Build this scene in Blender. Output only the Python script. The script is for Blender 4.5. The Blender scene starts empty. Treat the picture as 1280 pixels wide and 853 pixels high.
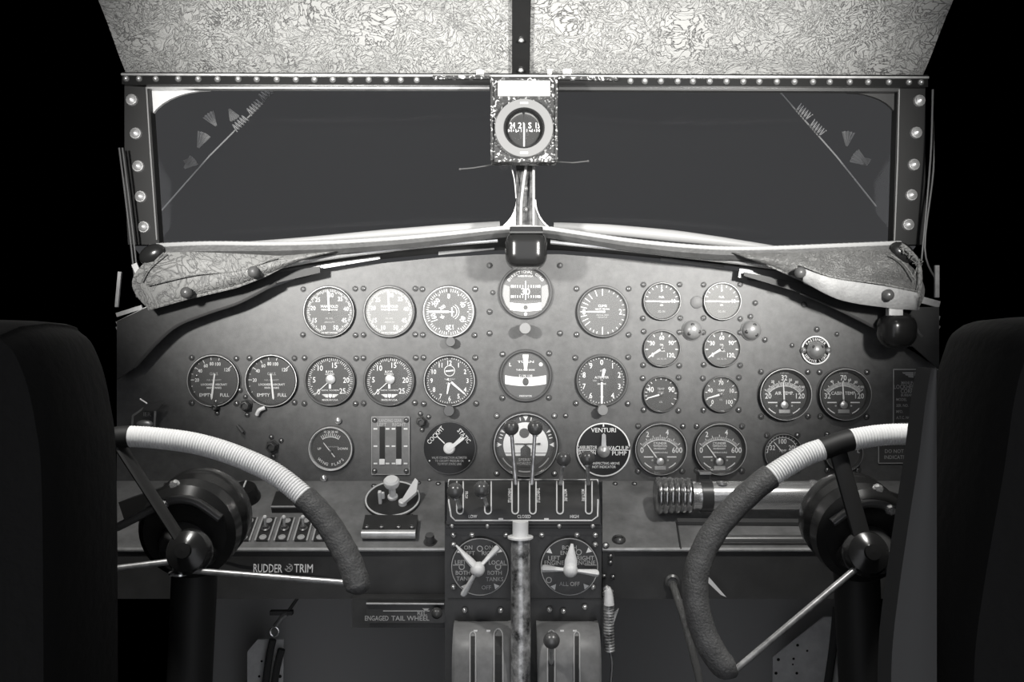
import bpy, math, random
from mathutils import Vector, Matrix
random.seed(7)
PI = math.pi
C = bpy.context.scene.collection
D, S, CZ = 1.4, 0.0012, 1.15            # camera distance to the panel, metres per pixel on the panel, camera height

def P(px, py, y=0.0):
    f = (D + y) / D
    return Vector(((px - 640) * S * f, y, CZ + (426.5 - py) * S * f))

def px2m(n, y=0.0):
    return n * S * (D + y) / D

# ------------------------------------------------------------------ materials
def mat(name, col, rough=0.5, metal=0.0, spec=0.5, bump=None, var=None, coat=0.0):
    m = bpy.data.materials.new(name); m.use_nodes = True
    nt = m.node_tree; b = nt.nodes['Principled BSDF']
    c = (col, col, col) if isinstance(col, (int, float)) else col
    b.inputs['Base Color'].default_value = (*c, 1)
    b.inputs['Roughness'].default_value = rough
    b.inputs['Metallic'].default_value = metal
    b.inputs['Specular IOR Level'].default_value = spec
    if coat: b.inputs['Coat Weight'].default_value = coat
    if bump or var:
        tc = nt.nodes.new('ShaderNodeTexCoord')
    if bump:
        n = nt.nodes.new('ShaderNodeTexNoise'); n.inputs['Scale'].default_value = bump[0]
        n.inputs['Detail'].default_value = 4
        bp = nt.nodes.new('ShaderNodeBump'); bp.inputs['Strength'].default_value = bump[1]
        bp.inputs['Distance'].default_value = bump[2]
        nt.links.new(tc.outputs['Object'], n.inputs['Vector'])
        nt.links.new(n.outputs['Fac'], bp.inputs['Height'])
        nt.links.new(bp.outputs['Normal'], b.inputs['Normal'])
    if var:                                    # (scale, low factor, high factor) worn colour variation
        n = nt.nodes.new('ShaderNodeTexNoise'); n.inputs['Scale'].default_value = var[0]
        n.inputs['Detail'].default_value = 6; n.inputs['Roughness'].default_value = .65
        r = nt.nodes.new('ShaderNodeValToRGB')
        r.color_ramp.elements[0].position = .32; r.color_ramp.elements[1].position = .68
        r.color_ramp.elements[0].color = (*[x * var[1] for x in c], 1)
        r.color_ramp.elements[1].color = (*[min(1, x * var[2]) for x in c], 1)
        nt.links.new(tc.outputs['Object'], n.inputs['Vector'])
        nt.links.new(n.outputs['Fac'], r.inputs['Fac'])
        nt.links.new(r.outputs['Color'], b.inputs['Base Color'])
    return m

def crinkle_mat(name, lo, hi, scale, rough, metal=0.0, strength=.8, dist=.004, distort=1.2, stretch=(1, 1, 1), top=.75):
    m = bpy.data.materials.new(name); m.use_nodes = True
    nt = m.node_tree; b = nt.nodes['Principled BSDF']
    tc = nt.nodes.new('ShaderNodeTexCoord'); mp = nt.nodes.new('ShaderNodeMapping')
    mp.inputs['Scale'].default_value = stretch
    n = nt.nodes.new('ShaderNodeTexNoise'); n.noise_type = 'RIDGED_MULTIFRACTAL'
    n.inputs['Scale'].default_value = scale; n.inputs['Detail'].default_value = 5
    n.inputs['Distortion'].default_value = distort
    r = nt.nodes.new('ShaderNodeValToRGB')
    r.color_ramp.elements[0].color = (lo, lo, lo, 1); r.color_ramp.elements[1].color = (hi, hi, hi, 1)
    r.color_ramp.elements[0].position = .1; r.color_ramp.elements[1].position = top
    bp = nt.nodes.new('ShaderNodeBump'); bp.inputs['Strength'].default_value = strength; bp.inputs['Distance'].default_value = dist
    L = nt.links.new
    L(tc.outputs['Object'], mp.inputs['Vector']); L(mp.outputs['Vector'], n.inputs['Vector'])
    L(n.outputs['Fac'], r.inputs['Fac']); L(n.outputs['Fac'], bp.inputs['Height'])
    L(r.outputs['Color'], b.inputs['Base Color']); L(bp.outputs['Normal'], b.inputs['Normal'])
    b.inputs['Roughness'].default_value = rough; b.inputs['Metallic'].default_value = metal
    return m

def crease_mat(name, lo, hi, scale, rough):
    # leathercloth embossed all over with fine irregular creases
    m = bpy.data.materials.new(name); m.use_nodes = True
    nt = m.node_tree; b = nt.nodes['Principled BSDF']; L = nt.links.new; N = nt.nodes.new
    tc = N('ShaderNodeTexCoord'); n = N('ShaderNodeTexNoise'); n.inputs['Scale'].default_value = scale * .35; n.inputs['Detail'].default_value = 5; n.inputs['Distortion'].default_value = 1.0
    ad = N('ShaderNodeVectorMath'); ad.operation = 'MULTIPLY_ADD'; ad.inputs[1].default_value = (.11, .11, .11)
    L(tc.outputs['Object'], n.inputs['Vector']); L(n.outputs['Color'], ad.inputs[0]); L(tc.outputs['Object'], ad.inputs[2])
    hs = []
    for sc, st in ((scale, (.7, 1, 1)), (scale * 1.9, (1, .6, .6))):
        mp = N('ShaderNodeMapping'); mp.inputs['Scale'].default_value = st; mp.inputs['Rotation'].default_value = (.3, .4, .5)
        v = N('ShaderNodeTexVoronoi'); v.feature = 'DISTANCE_TO_EDGE'; v.inputs['Scale'].default_value = sc
        r = N('ShaderNodeMapRange'); r.inputs['From Max'].default_value = .085
        L(ad.outputs['Vector'], mp.inputs['Vector']); L(mp.outputs['Vector'], v.inputs['Vector']); L(v.outputs['Distance'], r.inputs['Value']); hs.append(r)
    n2 = N('ShaderNodeTexNoise'); n2.inputs['Scale'].default_value = scale * .12; L(tc.outputs['Object'], n2.inputs['Vector'])
    r2 = N('ShaderNodeMapRange'); r2.inputs['From Min'].default_value = .35; r2.inputs['From Max'].default_value = .65; L(n2.outputs['Fac'], r2.inputs['Value'])
    mx = N('ShaderNodeMix'); L(r2.outputs['Result'], mx.inputs['Factor']); L(hs[0].outputs['Result'], mx.inputs['A']); L(hs[1].outputs['Result'], mx.inputs['B'])
    rp = N('ShaderNodeValToRGB'); rp.color_ramp.elements[0].color = (lo, lo, lo, 1); rp.color_ramp.elements[1].color = (hi, hi, hi * .98, 1); rp.color_ramp.elements[1].position = .8  # folds darkened to lo: crease shade painted into the colour
    L(mx.outputs['Result'], rp.inputs['Fac']); L(rp.outputs['Color'], b.inputs['Base Color'])
    bp = N('ShaderNodeBump'); bp.inputs['Strength'].default_value = .8; bp.inputs['Distance'].default_value = .002
    L(mx.outputs['Result'], bp.inputs['Height']); L(bp.outputs['Normal'], b.inputs['Normal'])
    b.inputs['Roughness'].default_value = rough; b.inputs['Specular IOR Level'].default_value = .4
    return m

def glass_mat(name, haze=0.0, tint=1.0, gain=1.0):
    m = bpy.data.materials.new(name); m.use_nodes = True
    nt = m.node_tree; nt.nodes.clear()
    out = nt.nodes.new('ShaderNodeOutputMaterial')
    tr = nt.nodes.new('ShaderNodeBsdfTransparent'); tr.inputs['Color'].default_value = (tint, tint, tint, 1)
    gl = nt.nodes.new('ShaderNodeBsdfGlossy'); gl.inputs['Roughness'].default_value = .06
    fr = nt.nodes.new('ShaderNodeFresnel'); fr.inputs['IOR'].default_value = 1.45
    mx = nt.nodes.new('ShaderNodeMixShader')
    L = nt.links.new
    gn = nt.nodes.new('ShaderNodeMath'); gn.operation = 'MULTIPLY'; gn.inputs[1].default_value = gain
    L(fr.outputs['Fac'], gn.inputs[0]); L(gn.outputs['Value'], mx.inputs['Fac']); L(tr.outputs['BSDF'], mx.inputs[1]); L(gl.outputs['BSDF'], mx.inputs[2])
    last = mx
    if haze:  # diffuse white mixed into the glass paints a reflection veil
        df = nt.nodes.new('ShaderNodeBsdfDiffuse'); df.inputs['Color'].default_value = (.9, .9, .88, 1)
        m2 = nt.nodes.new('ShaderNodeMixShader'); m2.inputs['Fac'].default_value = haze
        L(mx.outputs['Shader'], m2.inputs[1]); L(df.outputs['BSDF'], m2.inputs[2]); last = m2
    L(last.outputs['Shader'], out.inputs['Surface'])
    return m

M = dict(
    panel=mat('panel_crackle_paint', .105, .48, bump=(900, .35, .0006), var=(60, .8, 1.2)),
    console=mat('console_paint', .20, .42, bump=(700, .15, .0004), var=(22, .7, 1.3)),
    pedestal=mat('pedestal_black_paint', .032, .36, var=(30, .7, 1.3)),
    black=mat('black_gloss_paint', .018, .22, spec=.4),
    matte=mat('black_matte', 0.08, .7, spec=.2),
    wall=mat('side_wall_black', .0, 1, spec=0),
    void=mat('bulkhead_dark', .5, .8, spec=.15),
    sub=mat('sub_panel_black', .04, .5, var=(25, .8, 1.2)),
    dome=mat('dome_metal', .34, .34, .35),
    bezel=mat('bezel_grey', .14, .34, .4),
    ball=mat('ball_knob_grey', .11, .26, .1, .8),
    bezel_dark=mat('bezel_dark', 0.075, .35, .2),
    chrome=mat('chrome', .82, .24, .78),
    worn_chrome=mat('worn_chrome', .7, .32, .7, var=(70, .45, 1.1)),
    alu=mat('aluminium', .6, .36, .6, var=(40, .75, 1.2)),
    screw=mat('screw_head', .32, .32, .8),
    screw_dark=mat('screw_dark', .03, .5),
    face=mat('dial_face', 0.075, .6, spec=.25),
    face_grey=mat('dial_face_grey', .105, .6, spec=.25),  # upper-row faces lightened: reflection veil put into the colour
    face_pale=mat('dial_face_pale', .3, .6, spec=.25),
    ink=mat('luminous_white', .88, .6, spec=.2),
    ink_dim=mat('printed_grey', .45, .6, spec=.2),
    white=mat('white_enamel', .9, .35),
    cream=mat('cream_paint', .88, .4, var=(50, .85, 1.1)),
    cord=mat('white_cord', .88, .7, bump=(1500, .3, .0005)),
    wrap=mat('wheel_leather', .09, .55, bump=(420, .9, .0015), var=(60, .75, 1.3)),
    tape=mat('black_tape', .012, .6),
    leather=crease_mat('pale_leather', .13, .24, 48, .55),
    piping=mat('pale_piping', .36, .5),
    lip_leather=mat('lip_leather', .085, .5, bump=(220, .5, .0015), var=(45, .8, 1.15)),
    leather_mid=crease_mat('tan_leather', .11, .19, 120, .48),
    fair=mat('fairing_dark', .035, .6, bump=(120, .3, .001), var=(20, .7, 1.4)),
    cowl=mat('cowl_grey', .34, .5),
    seat=mat('seat_leather', .004, .7, spec=.2, bump=(120, .3, .002)),
    bolster=mat('seat_bolster', .07, .8, spec=.1),
    knob_pale=mat('knob_pale', .24, .5),
    post=mat('post_paint', .05, .3, .2, bump=(150, .5, .001), var=(90, .3, 3.2)),
    flap=mat('worn_pale_leather', .33, .55, bump=(220, .6, .0015), var=(60, .8, 1.15)),
    bright=mat('bright_metal', .82, .3, .25),
    ring_grey=mat('ring_grey', .17, .5),
    plate=mat('perforated_plate_grey', .9, .6, var=(30, .85, 1.1)),
    flake=crinkle_mat('flaking_silver', .03, .95, 150, .4, .1, .9, .002, 1.0, (1, 1, 1), .42),
    chipped=mat('chipped_black_on_steel', .32, .28, .4, bump=(80, .4, .001), var=(70, .05, 2.2)),
    foil=crinkle_mat('ribbed_foil', .45, .95, 40, .22, .9, .6, .002, .5, (2.5, .5, .5)),
    head=crease_mat('creased_headliner', .07, .44, 70, .5),
    glass=glass_mat('dial_glass', .02),
    haze1=glass_mat('dusty_glass', .06),  # this and the next two carry a painted reflection veil
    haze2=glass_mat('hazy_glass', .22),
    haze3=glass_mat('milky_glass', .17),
    clear=glass_mat('clear_glass'),
    wind=glass_mat('windshield_glass', 0, .95, .35),
    dark_glass=mat('dark_lens', .01, .08, coat=.5),
    pale=mat('pale_gusset', .80, .6),
    paper=mat('paper_tag', .8, .7),
    brace=mat('brace_grey', .32, .6),
)

# ------------------------------------------------------------------ mesh builder
class MB:
    def __init__(s): s.v = []; s.f = []; s.m = []; s.mats = []
    def mi(s, m):
        m = M[m] if isinstance(m, str) else m
        if m not in s.mats: s.mats.append(m)
        return s.mats.index(m)
    def add(s, vs, fs, m):
        k = s.mi(m); b = len(s.v)
        s.v += [Vector(v) for v in vs]
        for f in fs: s.f.append(tuple(b + i for i in f)); s.m.append(k)
    def box(s, c, d, m, bev=0.0):
        x, y, z = c; a, b, e = d[0] / 2, d[1] / 2, d[2] / 2
        if bev <= 0:
            vs = [(x + i * a, y + j * b, z + k * e) for i in (-1, 1) for j in (-1, 1) for k in (-1, 1)]
            s.add(vs, [(0, 1, 3, 2), (4, 6, 7, 5), (0, 4, 5, 1), (2, 3, 7, 6), (0, 2, 6, 4), (1, 5, 7, 3)], m)
        else:
            # rounded in the x-z outline, chamfered towards -y and +y
            pts = rrect(a * 2, e * 2, bev)
            rings = [(b, bev * .6), (b - bev * .6, 0), (-(b - bev * .6), 0), (-b, bev * .6)]
            vs = []; n = len(pts)
            for yy, ins in rings:
                for px, pz in pts:
                    vs.append((x + px * (1 - ins / a), y + yy, z + pz * (1 - ins / e)))
            fs = [(r * n + i, r * n + (i + 1) % n, (r + 1) * n + (i + 1) % n, (r + 1) * n + i) for r in range(3) for i in range(n)]
            fs += [tuple(range(n)), tuple(range(3 * n, 4 * n))[::-1]]
            s.add(vs, fs, m)
    def lathe(s, c, prof, m, n=32, axis='y', a0=0, a1=2 * PI, caps=True):
        # prof: list of (radius, offset along axis)
        full = abs(a1 - a0 - 2 * PI) < 1e-6
        k = n if full else n + 1
        vs = []
        for r, h in prof:
            for i in range(k):
                a = a0 + (a1 - a0) * i / n
                u, w = r * math.sin(a), r * math.cos(a)
                if axis == 'y': vs.append((c[0] + u, c[1] + h, c[2] + w))
                elif axis == 'z': vs.append((c[0] + u, c[1] + w, c[2] + h))
                else: vs.append((c[0] + h, c[1] + u, c[2] + w))
        fs = []
        for j in range(len(prof) - 1):
            for i in range(n):
                i2 = (i + 1) % k
                fs.append((j * k + i, j * k + i2, (j + 1) * k + i2, (j + 1) * k + i))
        if full:
            if caps and prof[0][0] > 0: fs.append(tuple(range(k))[::-1])
            if caps and prof[-1][0] > 0: fs.append(tuple(range((len(prof) - 1) * k, len(prof) * k)))
        s.add(vs, fs, m)
    def disc(s, c, r, m, n=40, y=0.0):
        s.add([(c[0] + r * math.sin(2 * PI * i / n), c[1] + y, c[2] + r * math.cos(2 * PI * i / n)) for i in range(n)], [tuple(range(n))], m)
    def sphere(s, c, r, m, n=20, sc=(1, 1, 1)):
        vs = []; fs = []; k = n // 2
        for j in range(k + 1):
            t = PI * j / k
            for i in range(n):
                a = 2 * PI * i / n
                vs.append((c[0] + sc[0] * r * math.sin(t) * math.cos(a), c[1] + sc[1] * r * math.sin(t) * math.sin(a), c[2] + sc[2] * r * math.cos(t)))
        for j in range(k):
            for i in range(n): fs.append((j * n + i, j * n + (i + 1) % n, (j + 1) * n + (i + 1) % n, (j + 1) * n + i))
        s.add(vs, fs, m)
    def tube(s, path, r, m, n=10, cap=True, flat=None):
        path = [Vector(p) for p in path]; k = len(path)
        rr = r if isinstance(r, (list, tuple)) else [r] * k
        t0 = (path[1] - path[0]).normalized()
        up = Vector((0, 0, 1)) if abs(t0.z) < .9 else Vector((0, 1, 0))
        nrm = t0.cross(up).normalized(); vs = []
        for i, p in enumerate(path):
            t = (path[min(i + 1, k - 1)] - path[max(i - 1, 0)]).normalized()
            nrm = (nrm - t * nrm.dot(t)).normalized(); bn = t.cross(nrm)
            for j in range(n):
                a = 2 * PI * j / n
                vs.append(p + nrm * (rr[i] * math.cos(a)) + bn * (rr[i] * math.sin(a) * (flat or 1)))
        fs = [(i * n + j, i * n + (j + 1) % n, (i + 1) * n + (j + 1) % n, (i + 1) * n + j) for i in range(k - 1) for j in range(n)]
        if cap: fs += [tuple(range(n))[::-1], tuple(range((k - 1) * n, k * n))]
        s.add(vs, fs, m)
    def prism(s, pts, y0, y1, m):
        # polygon given as (x, z), extruded from y0 to y1
        n = len(pts)
        vs = [(x, y0, z) for x, z in pts] + [(x, y1, z) for x, z in pts]
        fs = [tuple(range(n)), tuple(range(n, 2 * n))[::-1]] + [(i, n + i, n + (i + 1) % n, (i + 1) % n) for i in range(n)]
        s.add(vs, fs, m)
    def solid(s, pts, d, m):
        # polygon of 3-D points, thickened along vector d
        n = len(pts); d = Vector(d)
        vs = [Vector(p) for p in pts] + [Vector(p) + d for p in pts]
        fs = [tuple(range(n)), tuple(range(n, 2 * n))[::-1]] + [(i, n + i, n + (i + 1) % n, (i + 1) % n) for i in range(n)]
        s.add(vs, fs, m)
    def grid(s, rows, m, d=None):
        # rows of 3-D points; thickened along d when given
        h, w = len(rows), len(rows[0])
        vs = [Vector(p) for r in rows for p in r]
        fs = [(j * w + i, j * w + i + 1, (j + 1) * w + i + 1, (j + 1) * w + i) for j in range(h - 1) for i in range(w - 1)]
        if d is not None:
            d = Vector(d); o = h * w; vs += [v + d for v in vs]
            fs += [tuple(o + i for i in f)[::-1] for f in fs]
            rim = [(0, i) for i in range(w)] + [(j, w - 1) for j in range(1, h)] + [(h - 1, i) for i in range(w - 2, -1, -1)] + [(j, 0) for j in range(h - 2, 0, -1)]
            rim = [j * w + i for j, i in rim]
            fs += [(rim[i], rim[(i + 1) % len(rim)], o + rim[(i + 1) % len(rim)], o + rim[i]) for i in range(len(rim))]
        s.add(vs, fs, m)
    def bar(s, a, b, w, h, m, up=(0, -1, 0)):
        # rectangular bar between two points; h along 'up'
        a, b, up = Vector(a), Vector(b), Vector(up)
        t = (b - a).normalized(); sd = t.cross(up).normalized() * (w / 2); u = sd.cross(t).normalized() * (h / 2)
        vs = [p + i * sd + j * u for p in (a, b) for i, j in ((-1, -1), (1, -1), (1, 1), (-1, 1))]
        s.add(vs, [(0, 1, 2, 3), (7, 6, 5, 4), (0, 4, 5, 1), (1, 5, 6, 2), (2, 6, 7, 3), (3, 7, 4, 0)], m)
    def text(s, t, x, z, h, m, y=0.0, rot=0.0, align='c', sx=1.0, tf=None):
        vs, fs, w = glyphs(t)
        dx = {'c': -w / 2, 'l': 0, 'r': -w}[align]; out = []
        cr, sr = math.cos(rot), math.sin(rot)
        for a, b in vs:
            a = (a + dx) * h * sx; b = (b - .5) * h
            p = (x + a * cr + b * sr, y, z - a * sr + b * cr)
            out.append(tf(p) if tf else p)
        s.add(out, fs, m)
    def tick(s, a, r0, r1, w, m, y, cx=0, cz=0):
        sa, ca = math.sin(a), math.cos(a)
        pts = [(cx + r * sa + k * w / 2 * ca, y, cz + r * ca - k * w / 2 * sa) for r, k in ((r0, -1), (r0, 1), (r1, 1), (r1, -1))]
        s.add(pts, [(0, 1, 2, 3)], m)
    def arc(s, r, w, a0, a1, m, y, n=24, cx=0, cz=0):
        vs = []
        for i in range(n + 1):
            a = a0 + (a1 - a0) * i / n
            for q in (r - w / 2, r + w / 2): vs.append((cx + q * math.sin(a), y, cz + q * math.cos(a)))
        s.add(vs, [(2 * i, 2 * i + 1, 2 * i + 3, 2 * i + 2) for i in range(n)], m)
    def build(s, name, parent=None, loc=None, smooth=True, ang=35):
        me = bpy.data.meshes.new(name)
        me.from_pydata([tuple(v) for v in s.v], [], s.f)
        for m in s.mats: me.materials.append(m)
        me.polygons.foreach_set('material_index', s.m)
        if smooth:
            me.polygons.foreach_set('use_smooth', [True] * len(s.f))
            try: me.set_sharp_from_angle(angle=math.radians(ang))
            except Exception: pass
        me.update()
        o = bpy.data.objects.new(name, me); C.objects.link(o)
        if parent: o.parent = parent
        if loc is not None: o.location = loc
        return o

def rrect(w, h, r, n=5):
    out = []
    for cx, cz, a0 in ((w / 2 - r, h / 2 - r, 0), (w / 2 - r, -h / 2 + r, PI / 2), (-w / 2 + r, -h / 2 + r, PI), (-w / 2 + r, h / 2 - r, 3 * PI / 2)):
        for i in range(n + 1):
            a = a0 + PI / 2 * i / n
            out.append((cx + r * math.sin(a), cz + r * math.cos(a)))
    return out

_g = {}
def glyphs(t):
    if t in _g: return _g[t]
    cu = bpy.data.curves.new('lettering', 'FONT'); cu.body = t; cu.resolution_u = 2
    cu.offset = .008
    o = bpy.data.objects.new('lettering', cu); C.objects.link(o)
    dg = bpy.context.evaluated_depsgraph_get(); dg.update()
    me = bpy.data.meshes.new_from_object(o.evaluated_get(dg))
    vs = [(v.co.x / .70, v.co.y / .70) for v in me.vertices]; fs = [tuple(p.vertices) for p in me.polygons]
    bpy.data.objects.remove(o); bpy.data.curves.remove(cu); bpy.data.meshes.remove(me)
    x0 = min((v[0] for v in vs), default=0); x1 = max((v[0] for v in vs), default=0)
    vs = [(a - x0, b) for a, b in vs]
    _g[t] = (vs, fs, x1 - x0)
    return _g[t]

def smooth_path(pts, n=8):
    pts = [Vector(p) for p in pts]; out = []
    for i in range(len(pts) - 1):
        p0, p1, p2, p3 = pts[max(i - 1, 0)], pts[i], pts[i + 1], pts[min(i + 2, len(pts) - 1)]
        for k in range(n):
            t = k / n
            out.append(.5 * (2 * p1 + (p2 - p0) * t + (2 * p0 - 5 * p1 + 4 * p2 - p3) * t * t + (3 * p1 - p0 - 3 * p2 + p3) * t ** 3))
    out.append(pts[-1]); return out

def at_len(path, k):
    # resample a polyline to k even points
    L = [0]
    for a, b in zip(path, path[1:]): L.append(L[-1] + (b - a).length)
    out = []; j = 0
    for i in range(k):
        d = L[-1] * i / (k - 1)
        while j < len(L) - 2 and L[j + 1] < d: j += 1
        t = (d - L[j]) / max(1e-9, L[j + 1] - L[j]); out.append(path[j].lerp(path[j + 1], min(1, t)))
    return out

def tag(o, label=None, cat=None, group=None, kind=None):
    if label: o['label'] = label
    if cat: o['category'] = cat
    if group: o['group'] = group
    if kind: o['kind'] = kind
    return o

def empty(name, loc, label=None, cat=None, group=None, kind=None, rx=0.0):
    o = bpy.data.objects.new(name, None); C.objects.link(o); o.empty_display_size = .02
    o.location = loc; o.rotation_euler.x = rx
    return tag(o, label, cat, group, kind)

def share(src, name, parent, loc, rot=None):
    o = bpy.data.objects.new(name, src.data if not isinstance(src, bpy.types.Mesh) else src); C.objects.link(o)
    o.parent = parent; o.location = loc
    if rot is not None: o.rotation_euler = rot
    return o

def temp_mesh(mb):
    o = mb.build('source'); me = o.data; bpy.data.objects.remove(o); return me

# shared small hardware: facing -y, centred on the origin
def screw_mesh(r, m='screw', slot=True, dome=.5):
    b = MB()
    b.lathe((0, 0, 0), [(r * 1.25, 0), (r * 1.25, -.0006)], 'screw_dark', 14)
    b.lathe((0, 0, 0), [(r, -.0004), (r, -.0012), (r * .75, -.0012 - r * dome * .6), (r * .35, -.0012 - r * dome * .9), (0, -.0012 - r * dome)], m, 14)
    if slot: b.box((0, -.0012 - r * dome * .86, 0), (r * 1.5, r * .3, r * .3), 'screw_dark')
    return temp_mesh(b)
SCREW = screw_mesh(.0038)
SCREW_S = screw_mesh(.0032)
BOLT = screw_mesh(.0038, 'chrome', False, .9)
RIVET = screw_mesh(.0042, 'chrome', False, .8)

# ------------------------------------------------------------------ camera
cam = bpy.data.cameras.new('camera'); co = bpy.data.objects.new('camera', cam); C.objects.link(co)
co.location = (0, -D, CZ); co.rotation_euler = (PI / 2, 0, 0)
cam.sensor_width = 36; cam.lens = 36 * D / (1280 * S); cam.clip_start = .01
bpy.context.scene.camera = co

# ------------------------------------------------------------------ setting
b = MB(); b.box((.02, -.6, -.01), (1.36, 2.4, .02), 'sub'); tag(b.build('floor'), kind='structure')
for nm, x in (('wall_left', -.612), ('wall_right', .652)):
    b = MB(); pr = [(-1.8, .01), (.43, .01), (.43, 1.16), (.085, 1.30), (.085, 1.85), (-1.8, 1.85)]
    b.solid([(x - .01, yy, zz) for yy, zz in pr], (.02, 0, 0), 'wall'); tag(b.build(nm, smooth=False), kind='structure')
b = MB(); b.box((.02, .44, .45), (1.24, .02, .9), 'void'); tag(b.build('wall_front'), kind='structure')
# headliner: rises steeply from the windshield rail, then levels out towards the cabin
prof = smooth_path([(0, .075, P(0, 93, .07).z), (0, .03, 1.602), (0, -.04, 1.66), (0, -.13, 1.712), (0, -.4, 1.76), (0, -1.0, 1.79), (0, -1.75, 1.79)], 5)
rows = []
for q in prof:
    rows.append([(x, q.y, q.z - .02 * max(0, (abs(x - .02) / .62) ** 6)) for x in [-.6 + 1.24 * i / 40 for i in range(41)]])
b = MB(); b.grid(rows, 'head', (0, .012, .016)); tag(b.build('ceiling'), kind='structure')

# windshield: top rail, side strips, sill hidden by the glareshield
YW = .05
t = empty('trim_1', P(640, 100, YW), kind='structure')
L0 = Vector(t.location)
b = MB()
a, c = P(146, 100, YW) - L0, P(1176, 103.5, YW) - L0
b.bar(a, c, px2m(15, YW), .02, 'black'); b.build('top_rail', t)
b = MB(); b.bar(P(146, 93.5, YW - .01) - L0, P(1176, 97.5, YW - .01) - L0, px2m(2.4, YW), .006, 'alu'); b.build('edge_bead', t)
b = MB(); b.bar(P(185, 110.5, YW + .004) - L0, P(612, 111, YW + .004) - L0, px2m(3.2, YW), .012, 'alu')
b.build('glazing_bead', t)
b = MB(); b.bar(P(185, 108.5, YW + .003) - L0, P(612, 108.5, YW + .003) - L0, px2m(3, YW), .012, 'bezel_dark'); b.bar(P(698, 110.5, YW + .004) - L0, P(1123, 112.5, YW + .004) - L0, px2m(6.5, YW), .012, 'bezel_dark'); b.build('glazing_bead', t)
xs = [158, 174, 195, 223, 248, 272, 298, 321, 346, 370, 393, 416, 438, 461, 483, 501, 521] + [788, 806, 826, 847, 866, 887, 908, 929, 949, 971, 993, 1016, 1037, 1062, 1085, 1111, 1136, 1151, 1170]
for x in xs:
    share(RIVET, 'rivet', t, P(x, 98.3 + (x - 150) * .0046, YW - .0105) - L0)
b = MB(); b.bar(P(541, 97, YW - .014) - L0, P(612, 97, YW - .014) - L0, px2m(4.5, YW), .006, 'flake')
b.bar(P(698, 97.5, YW - .014) - L0, P(772, 99, YW - .014) - L0, px2m(4.5, YW), .006, 'flake'); b.build('splice_plate', t)
for x, y, w in ((600, 90.5, 10), (709, 89.5, 11), (687, 90, 6)):
    b = MB(); b.box((0, 0, 0), (px2m(w), .01, px2m(5.5)), 'white', .002); b.build('retaining_tab', t, P(x, y, YW - .02) - L0)

def side_strip(nm, poly, rivs, edge, tubes, tk):
    t = empty(nm, P(*poly[0], YW), kind='structure'); L0 = Vector(t.location)
    b = MB(); b.solid([P(x, y, YW) - L0 for x, y in poly], (0, .02, 0), 'tape'); b.build('side_strip', t)
    b = MB(); b.tube([P(x, y, YW - .002) - L0 for x, y in edge], px2m(1.0), 'brace', 6); b.build('glazing_bead', t)
    for i, (x, y) in enumerate(rivs):
        b = MB(); b.lathe((0, 0, 0), [(.0095, 0), (.0085, -.003), (.007, -.003), (.007, -.006), (.003, -.0085), (0, -.009)], 'alu', 12)
        b.build('bolt', t, P(x, y, YW) - L0)
    b = MB()
    for tb in tubes: b.tube(smooth_path([P(x, y, YW - .03) - L0 for x, y in tb], 5), px2m(1.35), 'bezel', 8)
    b.build('side_tube', t)
    return t
side_strip('trim_2', [(149, 107), (186, 109), (199, 306), (160, 306)], [(165, 125), (170, 167), (173, 208), (176, 246), (180, 284)],
           [(183, 109), (188, 190), (196, 300)], [[(149, 185), (156, 240), (163, 300), (171, 372)], [(153, 185), (160, 240), (167, 300), (175, 375)]], 1)
side_strip('trim_3', [(1122, 109), (1168, 111), (1160, 306), (1116, 306)], [(1149, 126), (1145, 166), (1142, 206), (1139, 244), (1135, 281)],
           [(1124, 112), (1122, 200), (1118, 302)], [[(1166, 112), (1163, 200), (1152, 325)], [(1169, 118), (1167, 210), (1156, 310), (1170, 350)]], 1)

def gusset(poly, m, nm, parent_pt):
    b = MB(); o = P(*parent_pt, YW + .012)
    b.solid([P(x, y, YW + .012) - o for x, y in poly], (0, .006, 0), m)
    ob = b.build(nm, None, o); return tag(ob, kind='structure')
arcL = [(185 + 77 * (1 - math.cos(a)), 155 - 42 * math.sin(a)) for a in [PI / 2 * i / 8 for i in range(9)]]
gusset([(183, 112)] + [(262, 112)] + [(262 - 77 * math.sin(PI / 2 * i / 9), 160 - 47 * math.cos(PI / 2 * i / 9)) for i in range(10)] + [(183, 160)], 'pale', 'trim_4', (185, 112))
gusset([(1124, 114), (1124, 152)] + [(1060 + 62 * math.cos(PI / 2 * i / 9), 152 - 36 * math.sin(PI / 2 * i / 9)) for i in range(10)] + [(1060, 114)], 'bezel_dark', 'trim_5', (1122, 114))

for k, (x0, x1) in enumerate(((184, 655), (655, 1124))):
    t = empty('window_%d' % (k + 1), P((x0 + x1) / 2, 310, .2), kind='structure'); L0 = Vector(t.location)
    b = MB(); b.solid([P(x0, 108, .075) - L0, P(x1, 108, .075) - L0, P(x1, 300, .22) - L0, P(x0, 300, .22) - L0], (0, .004, .002), 'wind')
    b.build('glass_pane', t)

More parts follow.
